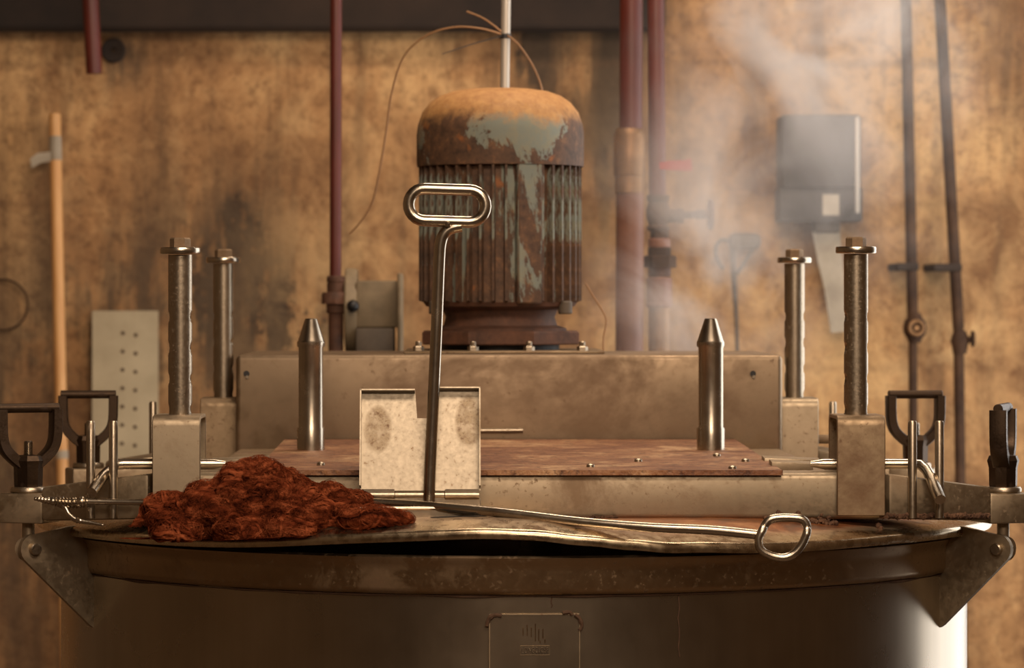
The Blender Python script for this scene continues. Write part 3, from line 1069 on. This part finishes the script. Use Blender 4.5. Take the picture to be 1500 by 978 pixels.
wire('loose_wire', [(734, 50, -.012), (705, 42, -.015), (665, 40, 0), (625, 52, .02), (592, 82, .05), (574, 135, .08), (566, 190, .1), (556, 250, .12), (545, 297, .14), (528, 325, .15), (512, 343, .16)],
     CD, .0017, 'thin pale wire arching left from the conduit and hanging down')
wire('loose_wire', [(734, 46, -.012), (716, 32, 0), (702, 24, .01), (684, 17, .02)], CD, .0016, 'short pale wire end poking up and left of the conduit')
wire('loose_wire', [(744, 52, -.012), (760, 66, 0), (778, 92, .02), (790, 118, .03), (797, 145, .03)], CD, .0017, 'thin wire curving down from conduit to behind the cowl')
wire('loose_wire', [(858, 415, -.1), (868, 432, -.1), (882, 454, -.1), (888, 470, -.1), (884, 495, -.1), (884, 514, -.1)], CD, .0014, 'thin pale wire hanging beside the lower right of the motor')

# ------------------------------------------------------------------ pipework behind the vat
def pipe_run(bm, x0, x1, yt, yb, d, r, seg=20):
    a, b = P(x0, yt, d), P(x1, yb, d)
    dirv = (b - a).normalized()
    return cyl(bm, a, b, r, seg=seg)


def ring_at(bm, x, y0, y1, d, r, seg=24, bev=.002):
    a, b = P(x, y0, d), P(x, y1, d)
    return cyl(bm, a, b, r, seg=seg, bev=bev)


D1 = 6.4
m1 = D1 / FP
rp = thing('red_pipe', 'slim dark red vertical pipe with brown union, left of the motor', 'pipe', (P(492, 0, D1).x, D1 + CY, 0))
bm = B()
cyl(bm, P(494, -961, D1), P(491.5, 408, D1), 8.6 * m1)
obj('upper_pipe', bm, M['red'], rp)
bm = B()
ring_at(bm, 492, 404, 414, D1, 13.5 * m1)
ring_at(bm, 492, 413, 432, D1, 13 * m1)
obj('collar', bm, M['rust'], rp)
bm = B()
lathe(bm, [(0, 0), (21 * m1, 0), (21 * m1, 14 * m1), (19 * m1, 17 * m1), (0, 17 * m1)], 8, c=P(492, 445, D1))
obj('union_nut', bm, M['rust'], rp)
obj('lower_collar', ring_at(B(), 492, 444, 459, D1, 14 * m1), M['rust'], rp)
a = P(492, 455, D1)
obj('lower_pipe', cyl(B(), (a.x, a.y, 0), a, 11 * m1), M['rust'], rp)
# flanged pump
D2 = 6.45
m2 = D2 / FP
pump = thing('flanged_pump', 'grey flanged pump housing standing between red pipe and motor', 'pump', (P(552, 0, D2).x, D2 + CY, 0))
zc = P(0, 455, D2).z
xl, xr = P(506, 0, D2).x, P(524, 0, D2).x
obj('round_flange', lathe(B(), [(0, xl), (60 * m2, xl), (62 * m2, xl + .003), (62 * m2, xr - .006), (60 * m2, xr), (0, xr)], 40, c=(0, D2 + CY, zc), ax='X'), M['grey'], pump)
x2, x3 = P(583, 0, D2).x, P(590, 0, D2).x
bm = box(B(), xr - .002, x2 + .002, D2 + CY - .07, D2 + CY + .07, P(0, 480, D2).z, P(0, 411, D2).z, .006, 2)
obj('casing', bm, M['grey'], pump)
bm = box(B(), xr - .002, x2 - .006, D2 + CY - .074, D2 + CY + .07, P(0, 545, D2).z, P(0, 480, D2).z, .004, 2)
obj('lower_casing', bm, M['dgrey'], pump)
obj('end_flange', box(B(), x2, x3, D2 + CY - .085, D2 + CY + .085, P(0, 545, D2).z, P(0, 400, D2).z, .004, 2), M['grey'], pump)
obj('pedestal', box(B(), xl, x3, D2 + CY - .08, D2 + CY + .08, 0, P(0, 540, D2).z), M['dgrey'], pump)
obj('round_knob', lathe(B(), [(0, -.012), (.007, -.0095), (.0115, -.004), (.0115, .004), (.007, .0095), (0, .012)], 20, c=P(517, 448, D2 - .095)), M['black'], pump)
obj('knob_stem', cyl(B(), P(517, 448, D2 - .09), P(517, 448, D2 - .01), .004, seg=10), M['dgrey'], pump)

# large brown pipe
D3 = 6.6
m3 = D3 / FP
bp = thing('large_pipe', 'thick brown vertical pipe with sleeve coupling, right of the motor', 'pipe', (P(922, 0, D3).x, D3 + CY, 0))
a = P(920, 270, D3)
obj('lower_pipe', cyl(B(), (P(918, 0, D3).x, a.y, 0), P(923, 262, D3), 20.5 * m3, seg=32), M['brown'], bp)
obj('upper_pipe', cyl(B(), P(924, 240, D3), P(927.5, -918, D3), 17 * m3, seg=32), M['red'], bp)
bm = lathe(B(), [(0, 0), (22 * m3, 0), (23 * m3, .004), (23 * m3, 60 * m3), (20 * m3, 68 * m3), (18 * m3, 70 * m3), (0, 70 * m3)], 32, c=P(922, 258, D3))
obj('sleeve_coupling', bm, M['brass'], bp)
obj('lower_band', ring_at(B(), 922, 257, 284, D3, 21.5 * m3, 32), M['brass'], bp)

# red pipe with valve
D4 = 6.5
m4 = D4 / FP
vp = thing('valve_pipe', 'bright red vertical pipe ending in valve and stacked unions', 'pipe', (P(964, 0, D4).x, D4 + CY, 0))
obj('upper_pipe', cyl(B(), P(953, -939, D4), P(963, 292, D4), 12.6 * m4, seg=24), M['red'], vp)
bm = lathe(B(), [(0, 0), (15 * m4, 0), (17 * m4, 5 * m4), (13.5 * m4, 9 * m4), (17 * m4, 18 * m4), (18 * m4, 30 * m4), (14 * m4, 42 * m4), (16.5 * m4, 45 * m4), (16.5 * m4, 52 * m4), (0, 52 * m4)], 28, c=P(964, 338, D4))
body = obj('valve_body', bm, M['dark'], vp)
bm = B()
cyl(bm, P(970, 317, D4), P(1000, 315, D4), 10.5 * m4, 9 * m4, seg=20)
cyl(bm, P(992, 316, D4), P(1001, 316, D4), 12.5 * m4, seg=6)
cyl(bm, P(998, 315, D4), P(1030, 314, D4), 5.5 * m4, seg=14)
cyl(bm, P(1020, 314, D4), P(1032, 314, D4), 8 * m4, seg=6)
obj('stem', bm, M['dark'], body)
bm = B()
hw_c = P(1041, 314, D4)
rw = 19 * m4
tube(bm, [hw_c + Vector((0, rw * math.cos(k * PI / 14), rw * math.sin(k * PI / 14))) for k in range(28)], 4 * m4, 8, closed=True)
for k in range(4):
    a = k * PI / 2 + .5
    cyl(bm, hw_c, hw_c + Vector((0, rw * math.cos(a), rw * math.sin(a))), 2.6 * m4, seg=8)
cyl(bm, hw_c - Vector((10 * m4, 0, 0)), hw_c + Vector((4 * m4, 0, 0)), 6 * m4, seg=12)
obj('handwheel', bm, M['rust'], body)
for (y0, y1, r_, mt) in ((336, 350, 13.5, 'dark'), (349, 362, 16.5, 'brown'), (362, 376, 17, 'dark'), (375, 392, 0, 'nut'), (391, 404, 17, 'rust'), (403, 407, 15, 'brass'), (406, 444, 18.5, 'brown'), (443, 449, 19.5, 'brown')):
    bm = B()
    if r_ == 0:
        lathe(bm, [(0, 0), (24 * m4, 0), (24 * m4, 16 * m4), (22 * m4, 18 * m4), (0, 18 * m4)], 6, c=P(967, y1, D4))
        obj('hex_union', bm, M['dark'], vp, 25)
    else:
        obj('union_ring', ring_at(bm, 966, y0, y1 + 1, D4, r_ * m4), M[mt], vp)
a = P(966, 448, D4)
obj('lower_pipe', cyl(B(), (a.x, a.y, 0), a, 16 * m4, seg=24), M['brass'], vp)
bm = B()
tube(bm, [P(966, 243, D4 - .018), P(985, 242, D4 - .022), P(1000, 242.5, D4 - .024), P(1013, 241, D4 - .024)], [5 * m4, 7 * m4, 7.5 * m4, 9 * m4], sect=[(-1, -.35), (1, -.35), (1, .35), (-1, .35)], up=(0, 0, 1))
lv = obj('valve_lever', bm, M['lever'], vp)
lv['label'] = 'flat red lever'

# two dark pipes near the wall
def wall_pipe(xt, xm, xb, ym, rtop, rbot, clampx, vy, label):
    D = 7.4
    m = D / FP
    t_ = thing('wall_pipe', label, 'pipe', (P(xb, 0, D).x, D + CY, 0), 'two dark pipes on the back wall')
    a, b = P(xt, 0, D), P(xm, ym, D)
    dv = (a - b) / (a.z - b.z)
    obj('upper_pipe', cyl(B(), b, b + dv * (ZC - b.z), rtop * m), M['dark'], t_)
    c = P(xb, 978, D)
    dv = (b - c) / (b.z - c.z)
    obj('lower_pipe', cyl(B(), c - dv * c.z, b, rbot * m), M['dark'], t_)
    bx, bx1, by = clampx
    p, q = P(bx, by, D), P(bx1, by, D)
    bm = box(B(), p.x, q.x, p.y - .018, WY + .002, p.z - 6 * m, p.z + 5 * m, .003, 1)
    obj('wall_clamp', bm, M['soffit'], t_)
    return t_, D, m


t1, D, m = wall_pipe(1327, 1337, 1339, 470, 8.2, 6.5, (1313, 1345, 390), 480, 'left one of two dark wall pipes, with round valve')
c = P(1340, 480, D)
bm = lathe(B(), [(0, -22 * m), (9 * m, -22 * m), (11 * m, -16 * m), (16 * m, -9 * m), (17.5 * m, 0), (16 * m, 9 * m), (11 * m, 16 * m), (9 * m, 22 * m), (0, 22 * m)], 24, c=c)
v1 = obj('ball_valve', bm, M['dark'], t1)
bm = B()
tube(bm, [c + Vector((10 * m * math.cos(k * PI / 10), -.03, 10 * m * math.sin(k * PI / 10))) for k in range(20)], 2.5 * m, 8, closed=True)
cyl(bm, c + Vector((0, -.034, 0)), c, 4 * m, seg=10)
obj('valve_cap', bm, M['brass'], v1)
t2, D, m = wall_pipe(1377, 1404, 1410, 480, 8.6, 7.8, (1366, 1408, 391), 500, 'right one of two dark wall pipes, leaning, with small side valve')
c = P(1406, 500, D)
bm = lathe(B(), [(0, -18 * m), (10 * m, -18 * m), (12 * m, -6 * m), (14 * m, 0), (12 * m, 8 * m), (9 * m, 16 * m), (0, 16 * m)], 20, c=c)
cyl(bm, c, c + Vector((14 * m, -.01, 3 * m)), 5 * m, seg=12)
v2 = obj('side_valve', bm, M['dark'], t2)
hc = c + Vector((16 * m, -.01, 4 * m))
bm = B()
tube(bm, [hc + Vector((2 * m, 10 * m * math.cos(k * PI / 8), 10 * m * math.sin(k * PI / 8))) for k in range(16)], 2.6 * m, 7, closed=True)
cyl(bm, hc + Vector((2 * m, -10 * m, 0)), hc + Vector((2 * m, 10 * m, 0)), 2 * m, seg=8)
obj('valve_wheel', bm, M['dark'], v2)

# ------------------------------------------------------------------ things on the back wall
DW = WY - CY
mw = DW / FP


def wall_box(bm, x0, x1, y0, y1, dep, bev=.004, off=0.0):
    a, b = P(x0, y1, DW), P(x1, y0, DW)
    return box(bm, a.x, b.x, WY - dep - off, WY - off, a.z, b.z, bev, 2)


sw = thing('switch_box', 'dark grey electrical switch box on the back wall behind steam', 'switch box', P(1195, 326, DW))
obj('case', wall_box(B(), 1135, 1255, 276, 326, .11), M['switch'], sw)
obj('cover', wall_box(B(), 1137, 1252, 172, 278, .125, .008), M['switch'], sw)
obj('label', wall_box(B(), 1197, 1221, 287, 317, .002, .0, .1105), M['paper'], sw)
obj('edge_strip', wall_box(B(), 1243, 1249, 176, 314, .004, .001, .124), M['conduit'], sw)
obj('cable_gland', wall_box(B(), 1188, 1226, 324, 342, .07, .006), M['dgrey'], sw)
# pale paper hanging below
bm = B()
pts = [(1186, 340), (1226, 340), (1232, 400), (1236, 485), (1213, 487), (1203, 420), (1193, 380)]
prism(bm, [(P(a_, b_, DW).x, P(a_, b_, DW).z) for a_, b_ in pts], .006, M=Matrix.Translation((0, WY - .055, 0)))
tag(obj('hanging_cloth', bm, M['paper']), 'pale narrow cloth hanging below the dark switch box', 'cloth')
# hose tap with crooked arm and drop rod
tp = thing('wall_tap', 'dark wall tap with curved arm and thin drop rod, half hidden by steam', 'tap', P(1074, 365, DW))
obj('body', wall_box(B(), 1066, 1112, 342, 366, .06, .012), M['dgrey'], tp)
bm = tube(B(), [P(a_, b_, DW - .04) for a_, b_ in spline([(1070, 352), (1056, 352), (1049, 362), (1050, 378), (1060, 394)], 6)], 3.2 * mw, 10)
obj('curved_arm', bm, M['dgrey'], tp)
bm = tube(B(), [P(a_, b_, DW - .03) for a_, b_ in ((1073, 360), (1075, 400), (1079, 470), (1083, 620), (1085, 800))], [5 * mw, 4 * mw, 2.6 * mw, 2.4 * mw, 2.4 * mw], 10)
obj('drop_rod', bm, M['dgrey'], tp)
bm = tube(B(), [P(a_, b_, DW - .04) for a_, b_ in ((1104, 362), (1090, 385), (1078, 402))], 3 * mw, 8)
obj('brace', bm, M['dgrey'], tp)

# stub pipe and wall hole at the top left
o = obj('cut_pipe', cyl(B(), P(138, 108, DW - .25), P(108, -400, DW - .25) + Vector((-.02, 0, .53)), 12 * 7.3 / FP, seg=24), M['red'])
tag(o, 'dark red pipe stub hanging down at the upper left', 'pipe')
c = P(166, 74, DW)
o = obj('pipe_sleeve', lathe(B(), [(.006, -.012), (.024, -.014), (.028, 0), (.004, 0)], 24, c=(c.x, WY, c.z), ax='Y', closed=True), M['soffit'])
tag(o, 'dark round sleeve in wall just right of the hanging pipe stub', 'sleeve')
# broom handle
bh = thing('broom_handle', 'pale wooden pole leaning on the left wall with label tape', 'pole', (P(89, 0, DW - .2).x, WY - .25, 0))
a, b = P(80, 166, DW - .04), P(91.5, 700, DW - .12)
dv = (a - b) / (a.z - b.z)
obj('stick', cyl(B(), b - dv * b.z, a, 8.6 * mw, seg=20, bev=.003), M['wood'], bh)
p0, p1 = a + dv * (P(0, 235, DW - .05).z - a.z), a + dv * (P(0, 200, DW - .05).z - a.z)
obj('label_band', cyl(B(), p0, p1, 9.2 * mw, seg=20), M['paper'], bh)
p0, p1 = a + dv * (P(0, 672, DW - .12).z - a.z), a + dv * (P(0, 660, DW - .12).z - a.z)
obj('lower_band', cyl(B(), p0, p1, 9.2 * mw, seg=20), M['paper'], bh)
bm = B()
prism(bm, [(P(a_, b_, DW - .07).x, P(a_, b_, DW - .07).z) for a_, b_ in ((74, 222), (74, 236), (60, 238), (46, 246), (44, 232), (55, 224))], .002, M=Matrix.Translation((0, WY - .065, 0)))
obj('tape_flag', bm, M['paper'], bh)
# perforated pale sheet
sh = thing('perforated_sheet', 'pale grey perforated metal sheet leaning against the left wall', 'sheet', (P(183, 0, DW).x, WY - .1, 0))
a, b = P(133, 0, DW - .06), P(230, 0, DW - .06)
zt = P(0, 455, DW - .04).z
bm = B()
hull8(bm, [(a.x + .012, WY - .16, 0), (b.x + .012, WY - .16, 0), (b.x + .012, WY - .157, 0), (a.x + .012, WY - .157, 0)],
      [(a.x, WY - .03, zt), (b.x, WY - .03, zt), (b.x, WY - .027, zt), (a.x, WY - .027, zt)])
obj('sheet_metal', bm, M['panel'], sh)
holem = None
for (px, py) in [(x_, y_) for x_ in (177, 196) for y_ in range(488, 690, 27)]:
    z_ = P(0, py + (3 if px > 180 else 0), DW - .08).z
    c = P(px, 0, DW - .08)
    yy = WY - .16 + .13 * z_ / zt
    if holem is None:
        bm = lathe(B(), [(0, -.001), (.0042, -.001), (.0042, .001), (0, .001)], 12, ax='Y')
        me = bpy.data.meshes.new('punched_hole')
        bm.to_mesh(me)
        bm.free()
        me.materials.append(M['dark'])
        holem = me
    o = new_obj('punched_hole', holem, None, sh)
    o.location = Vector((c.x, yy, z_)) - base_of(sh)
# wire ring on the wall
c = P(4, 446, DW - .01)
bm = tube(B(), [(c.x + 37 * mw * math.cos(k * PI / 24), c.y, c.z + 37 * mw * math.sin(k * PI / 24)) for k in range(48)], 1.4 * mw, 8, closed=True)
tag(obj('wire_ring', bm, M['dark']), 'thin dark wire ring hung on the wall at the left edge', 'ring')

# ------------------------------------------------------------------ hook tools
D5 = 4.595
rod_r = 8.6 * D5 / FP


def stadium(cx, cy, hx, hy, start, n=40, tilt=0.0):
    """closed racetrack outline in photo proportions, as list of (x, y)"""
    out = []
    for k in range(n):
        a = 2 * PI * k / n + start
        s_, c_ = math.sin(a), math.cos(a)
        ex = 0.55
        x_ = hx * math.copysign(abs(c_) ** ex, c_)
        y_ = hy * math.copysign(abs(s_) ** 0.85, s_)
        out.append((cx + x_ * math.cos(tilt) - y_ * math.sin(tilt), cy + x_ * math.sin(tilt) + y_ * math.cos(tilt)))
    return out


def racetrack(cx, cy, hx, hy, n=12, tilt=0.0):
    pts = []
    L = hx - hy
    for k in range(n + 1):
        a = -PI / 2 + PI * k / n
        pts.append((L + hy * math.cos(a), hy * math.sin(a)))
    for k in range(n + 1):
        a = PI / 2 + PI * k / n
        pts.append((-L + hy * math.cos(a), hy * math.sin(a)))
    return [(cx + x_ * math.cos(tilt) - y_ * math.sin(tilt), cy + x_ * math.sin(tilt) + y_ * math.cos(tilt)) for x_, y_ in pts]


hk = thing('lifting_hook', 'upright steel rod tool with oval loop handle standing in the hatch', 'hook', P(628, 770, D5 + .01))
bm = B()
pa = spline([(628.5, 768), (629.5, 700), (636, 560), (640, 470), (643.5, 380), (646, 354), (652, 341), (662, 334), (676, 331)], 8)
tube(bm, [P(x_, y_, D5 + (.012 if y_ > 700 else .012 * (y_ - 330) / 370)) for x_, y_ in pa], rod_r, 18)
obj('shaft', bm, M['steel_bright'], hk)
bm = B()
tube(bm, [P(x_, y_, D5 - .001) for x_, y_ in racetrack(655, 300.5, 56.5, 23.5, 12, math.radians(1.8))], rod_r, 18, closed=True)
obj('loop_handle', bm, M['steel_bright'], hk)
bm = B()
lathe(bm, [(0, -.004), (.0035, -.002), (.004, .001), (.002, .004), (0, .005)], 10, c=P(656, 329, D5 - .009))
obj('weld_spot', bm, M['steel_bright'], hk)

lh = thing('long_hook', 'long steel rod with loop handle and barbed tip lying across the lid', 'hook', P(700, 765, 4.5))
path = [(66, 731, 4.668), (100, 733, 4.667), (180, 735, 4.662), (290, 736, 4.648), (420, 735, 4.618), (540, 736, 4.585), (600, 739, 4.565), (640, 742, 4.548), (740, 751, 4.51), (850, 764, 4.475), (950, 772, 4.452),
        (1040, 776, 4.44), (1112, 783, 4.43)]
bm = B()
sp = spline(path, 6)
tube(bm, [P(*p) for p in sp], [(4.6 + 2.4 * min(1, max(0, (p[0] - 250) / 350))) * .00092 for p in sp], 14)
obj('shaft', bm, M['steel_bright'], lh)
bm = B()
rt = racetrack(1146, 787, 36, 29, 10, math.radians(-20))
loop = [(1111, 790), (1116, 778), (1124, 764), (1136, 758.5), (1160, 758), (1176, 761), (1182.5, 772), (1180, 786), (1172, 801), (1161, 812), (1146, 816.5), (1128, 813), (1114, 804)]
tube(bm, [P(x_, y_, 4.43 + (.006 if y_ < 775 else -.004)) for x_, y_ in spline(loop, 5, closed=True)], 6.2 * 4.43 / FP, 14, closed=True)
obj('loop_handle', bm, M['steel_bright'], lh)
bm = B()
sp = spline([(128, 734, 4.664), (104, 736, 4.665), (80, 734, 4.667), (50, 730, 4.668)], 14)
tube(bm, [P(*p) for p in sp], [(1.8 + 6.2 * min(1, (p[0] - 46) / 46)) * .00094 * (1 + .16 * math.sin(p[0] * 1.25)) for p in sp], 10)
obj('barbed_tip', bm, M['steel_bright'], lh)
bm = B()
sp = spline([(82, 736, 4.667), (94, 742, 4.664), (101, 753, 4.66), (112, 761, 4.657), (132, 765, 4.654), (152, 769, 4.65)], 10)
tube(bm, [P(*p) for p in sp], [(4.6 - 3.0 * max(0, (p[0] - 108) / 46)) * .00094 * (1 + (.16 * math.sin(p[0] * 1.4) if p[0] > 112 else 0)) for p in sp], 10)
obj('hook_prong', bm, M['steel_bright'], lh)

# ------------------------------------------------------------------ dyed wool
lumps = [  # centre px, py, distance, radii m
    (380, 735, 4.56, .064, .062, .049), (352, 752, 4.55, .055, .058, .034), (425, 750, 4.56, .058, .06, .036), (362, 716, 4.58, .030, .034, .026), (400, 716, 4.57, .03, .03, .022),
    (285, 758, 4.56, .044, .05, .026), (248, 746, 4.57, .030, .034, .018), (300, 750, 4.58, .032, .03, .020), (265, 765, 4.54, .04, .04, .018),
    (480, 750, 4.57, .04, .045, .028), (512, 748, 4.585, .03, .032, .022), (500, 768, 4.55, .05, .04, .016), (540, 771, 4.505, .040, .026, -.013),
    (572, 772, 4.495, .028, .016, -.009), (594, 768, 4.49, .009, .009, -.009), (215, 770, 4.56, .03, .022, -.009), (196, 771, 4.57, .02, .014, -.006)]
rw_ = random.Random(11)
for k in range(34):     # curds of wool over the heap
    px = rw_.gauss(370, 85)
    if 225 < px < 520:
        top = 690 + min(58, (abs(px - 378) / 90) ** 1.5 * 46)
        py = rw_.uniform(top, 778)
        dd = 4.50 + .07 * (778 - py) / 90
        q = rw_.uniform(.010, .022)
        lumps.append((px, py, dd, q * rw_.uniform(1, 1.9), q, q * rw_.uniform(.6, .9)))
wool = thing('wool_heap', 'heap of loose rust-red dyed wool lying on the front of the lid', 'wool', P(390, 788, 4.55))
bm = B()
for (px, py, d, rx, ry, rz) in lumps:
    c = P(px, py, d)
    if rz < 0:      # thin ends lie on the lid itself
        rz = -rz
        c.z = lid_z(math.atan2(c.y, c.x), math.hypot(c.x, c.y)) + rz * .55
    r_ = bmesh.ops.create_icosphere(bm, subdivisions=5 if rz > .025 else 4, radius=1.0)
    for v in r_['verts']:
        n_ = v.co.copy()
        w = Vector((c.x + n_.x * rx, c.y + n_.y * ry, c.z + n_.z * rz))
        q_ = w + .012 * Vector(noise.noise_vector(w * 22))
        f = .010 * noise.fractal(q_ * 30, .8, 2.2, 3) + .014 * (.4 - abs(noise.noise(Vector((q_.x * 45, q_.y * 60, q_.z * 95))))) + .004 * (.5 - abs(noise.noise(q_ * 150)))
        k = min(1, rz / .03)
        v.co = w + Vector((n_.x, n_.y, n_.z)).normalized() * f * k
        fl = lid_z(math.atan2(v.co.y, v.co.x), min(.712, math.hypot(v.co.x, v.co.y)))
        v.co.z = max(v.co.z, fl + .0008)
core_bvh = BVHTree.FromBMesh(bm)
core_faces = [(f.calc_center_median(), f.normal.copy(), f.calc_area()) for f in bm.faces]
floor_of = lambda p: lid_z(math.atan2(p.y, p.x), min(.712, math.hypot(p.x, p.y)))
obj('wool_mass', bm, M['wool'], wool, 180)
cands = [f for f in core_faces if f[0].z > floor_of(f[0]) + .002]
cum, tot = [], 0
for f in cands:
    tot += f[2]
    cum.append(tot)
rnd = random.Random(3)


def walk(start, nrm, n, step, lift, curl, seedv):
    p = start.copy()
    pts = []
    d = Vector((rnd.uniform(-1, 1), rnd.uniform(-1, 1), rnd.uniform(-1, 1)))
    for k in range(n):
        loc, nn, idx, dist = core_bvh.find_nearest(p)
        if loc is None:
            break
        d += Vector(noise.noise_vector(p * curl + Vector((seedv, 0, 0)))) * .9
        d -= nn * d.dot(nn)
        if d.length < 1e-5:
            d = Vector((1, 0, 0))
        d.normalize()
        q = loc + nn * lift * (1 + .7 * noise.noise(p * 60))
        q.z = max(q.z, floor_of(q) + .001)
        pts.append(q)
        p = loc + d * step
    return pts


import bisect
bm = B()
for k in range(420):
    f = cands[bisect.bisect(cum, rnd.random() * tot)]
    pts = walk(f[0], f[1], rnd.randint(12, 22), .0048, rnd.uniform(-.001, .003), 20, 1.3)
    if len(pts) > 4:
        r0 = rnd.uniform(.0012, .0034)
        tube(bm, pts, [r0 * (.25 + .95 * math.sin(PI * (i + .5) / len(pts))) * (1 + .25 * noise.noise(q * 200)) for i, q in enumerate(pts)], 7)
o = obj('wool_locks', bm, M['wool'], wool, 180)
o['kind'] = 'stuff'
bm = B()
for k in range(26000):
    f = cands[bisect.bisect(cum, rnd.random() * tot)]
    pts = walk(f[0], f[1], rnd.randint(5, 9), .0045, rnd.uniform(.0003, .0055), 24, 1.3)
    if len(pts) > 3:
        tube(bm, pts, rnd.uniform(.00014, .00036), 3, caps=False)
o = obj('loose_fibres', bm, M['wool'], wool, 0)
o['kind'] = 'stuff'
# strands hanging off the rod at the left
bm = B()
for k in range(60):
    x0 = rnd.gauss(213, 3)
    pts = [(x0, 733 + rnd.uniform(-3, 3), 4.665), (x0 - rnd.uniform(-3, 6), 748, 4.655), (x0 - rnd.uniform(0, 14), 762, 4.62), (x0 - rnd.uniform(5, 25), 771 + rnd.uniform(-2, 1), 4.58)]
    tube(bm, [P(*p) for p in spline(pts, 4)], rnd.uniform(.0003, .0008), 4)
o = obj('hanging_strands', bm, M['wool'], wool, 0)
o['kind'] = 'stuff'

# lint and residue crust
def lump_obj(name, px, py, d, rx, ry, rz, mat, label, cat, seed):
    bm = B()
    c = P(px, py, d)
    for q in range(3):
        off = Vector((rx * .6 * (q - 1), 0, 0))
        r_ = bmesh.ops.create_icosphere(bm, subdivisions=3, radius=1.0)
        for v in r_['verts']:
            n_ = v.co.copy()
            v.co = c + off + Vector((n_.x * rx * .6, n_.y * ry, n_.z * rz * (1 if q == 1 else .7)))
            v.co += n_ * .003 * noise.noise(v.co * 180 + Vector((seed, 0, 0)))
            v.co.z = max(v.co.z, floor_of(v.co) + .0004)
    return tag(obj(name, bm, M[mat], None, 180), label, cat)


lump_obj('lint_clump', 672, 773, 4.53, .032, .012, .010, 'lint', 'dark grey wet lint clump in front of the hatch collar', 'lint', 1)
lump_obj('lint_clump', 148, 752, 4.75, .022, .014, .008, 'lint', 'dark lint clump at the foot of the left upright rods', 'lint', 2)
bm = B()
for k in range(1500):
    px = rnd.choice((rnd.uniform(1120, 1225), rnd.uniform(1285, 1448), rnd.uniform(1285, 1448), rnd.uniform(730, 905)))
    big = 1.0 if px > 1100 else .5
    u = max(0, (px - 1250) / 200)
    p = P(px, 752, 4.665 + .07 * u)
    p.y += rnd.uniform(-.006, .006)
    base = floor_of(p) if px < 1290 else 1.5 - (757 - VY) * (4.665 + .07 * u) / FP
    r0 = rnd.uniform(.0011, .0032) * (big + .2)
    r_ = bmesh.ops.create_icosphere(bm, subdivisions=1, radius=1.0)
    rnd_h = rnd.random()
    hgt = (2.6 if 1130 < px < 1215 and noise.noise((px * .08, 0, 0)) > 0 else .9) * (1 + noise.noise((px * .11, 3, 0)))
    for v in r_['verts']:
        v.co = Vector((p.x, p.y, base + .0032 * big * hgt * rnd_h)) + v.co * r0 * (1 + .8 * noise.noise(v.co * 2.2 + p * 300))
o = obj('wool_residue', bm, M['crust'])
tag(o, 'brown crusty wool residue along the foot of the crossbeam', 'residue', kind='stuff')

# ------------------------------------------------------------------ steam
bm = B()
bmesh.ops.create_icosphere(bm, subdivisions=4, radius=1.0)
for v in bm.verts:
    v.co *= 1 + .10 * noise.noise(v.co * 1.8)
st = obj('steam', bm, None, None, 180)
ax = Vector((.40, .66, .64)).normalized()
st.matrix_world = Matrix.Translation((.56, 1.08, 1.80)) @ ax.to_track_quat('Z', 'Y').to_matrix().to_4x4() @ Matrix.Diagonal((.46, .40, .92, 1))
t = NT('steam_volume')
rl = t.n.new('ShaderNodeVectorMath')
rl.operation = 'LENGTH'
t.link(t.co, rl.inputs[0])
fall = t.ramp(rl.outputs['Value'], (0.35, 1.0), (0.97, 0.0))
t.co = t.n.new('ShaderNodeNewGeometry').outputs['Position']
t.n.remove(t.bsdf)
vol = t.n.new('ShaderNodeVolumePrincipled')
vol.inputs['Color'].default_value = (0.95, 0.93, 0.92, 1)
vol.inputs['Anisotropy'].default_value = 0.2


def gauss3(cx, cy, cz, rx, ry, rz):
    x, y, z = t.sep()
    s = None
    for a_, c_, r_ in ((x, cx, rx), (y, cy, ry), (z, cz, rz)):
        d_ = t.math('DIVIDE', t.math('SUBTRACT', a_, c_), r_)
        d_ = t.math('MULTIPLY', d_, d_)
        s = d_ if s is None else t.math('ADD', s, d_)
    return t.math('POWER', 2.718, t.math('MULTIPLY', s, -1.0))


n1 = t.noise(4.2, 6, 0.6, co=t.mapping((1, .6, .8)), dist=1.4)
g = t.math('MULTIPLY', gauss3(.55, 1.30, 2.00, .28, .16, .17), 1.0)
g = t.math('ADD', g, t.math('MULTIPLY', gauss3(.32, .97, 1.55, .15, .16, .24), 0.95))
g = t.math('ADD', g, t.math('MULTIPLY', gauss3(.20, .40, 1.42, .10, .09, .09), 1.6))
g = t.math('ADD', g, t.math('MULTIPLY', gauss3(.72, 1.30, 1.66, .22, .16, .34), 0.26))
dens = t.math('MULTIPLY', t.math('MULTIPLY', g, fall), t.ramp(n1, (0.44, 0.03), (0.62, 1.0)))
t.link(t.math('MULTIPLY', dens, 8.0), vol.inputs['Density'])
t.link(vol.outputs[0], t.out.inputs['Volume'])
st.data.materials.append(t.m)
tag(st, 'thin white steam drifting up to the right of the motor', 'steam', kind='stuff')
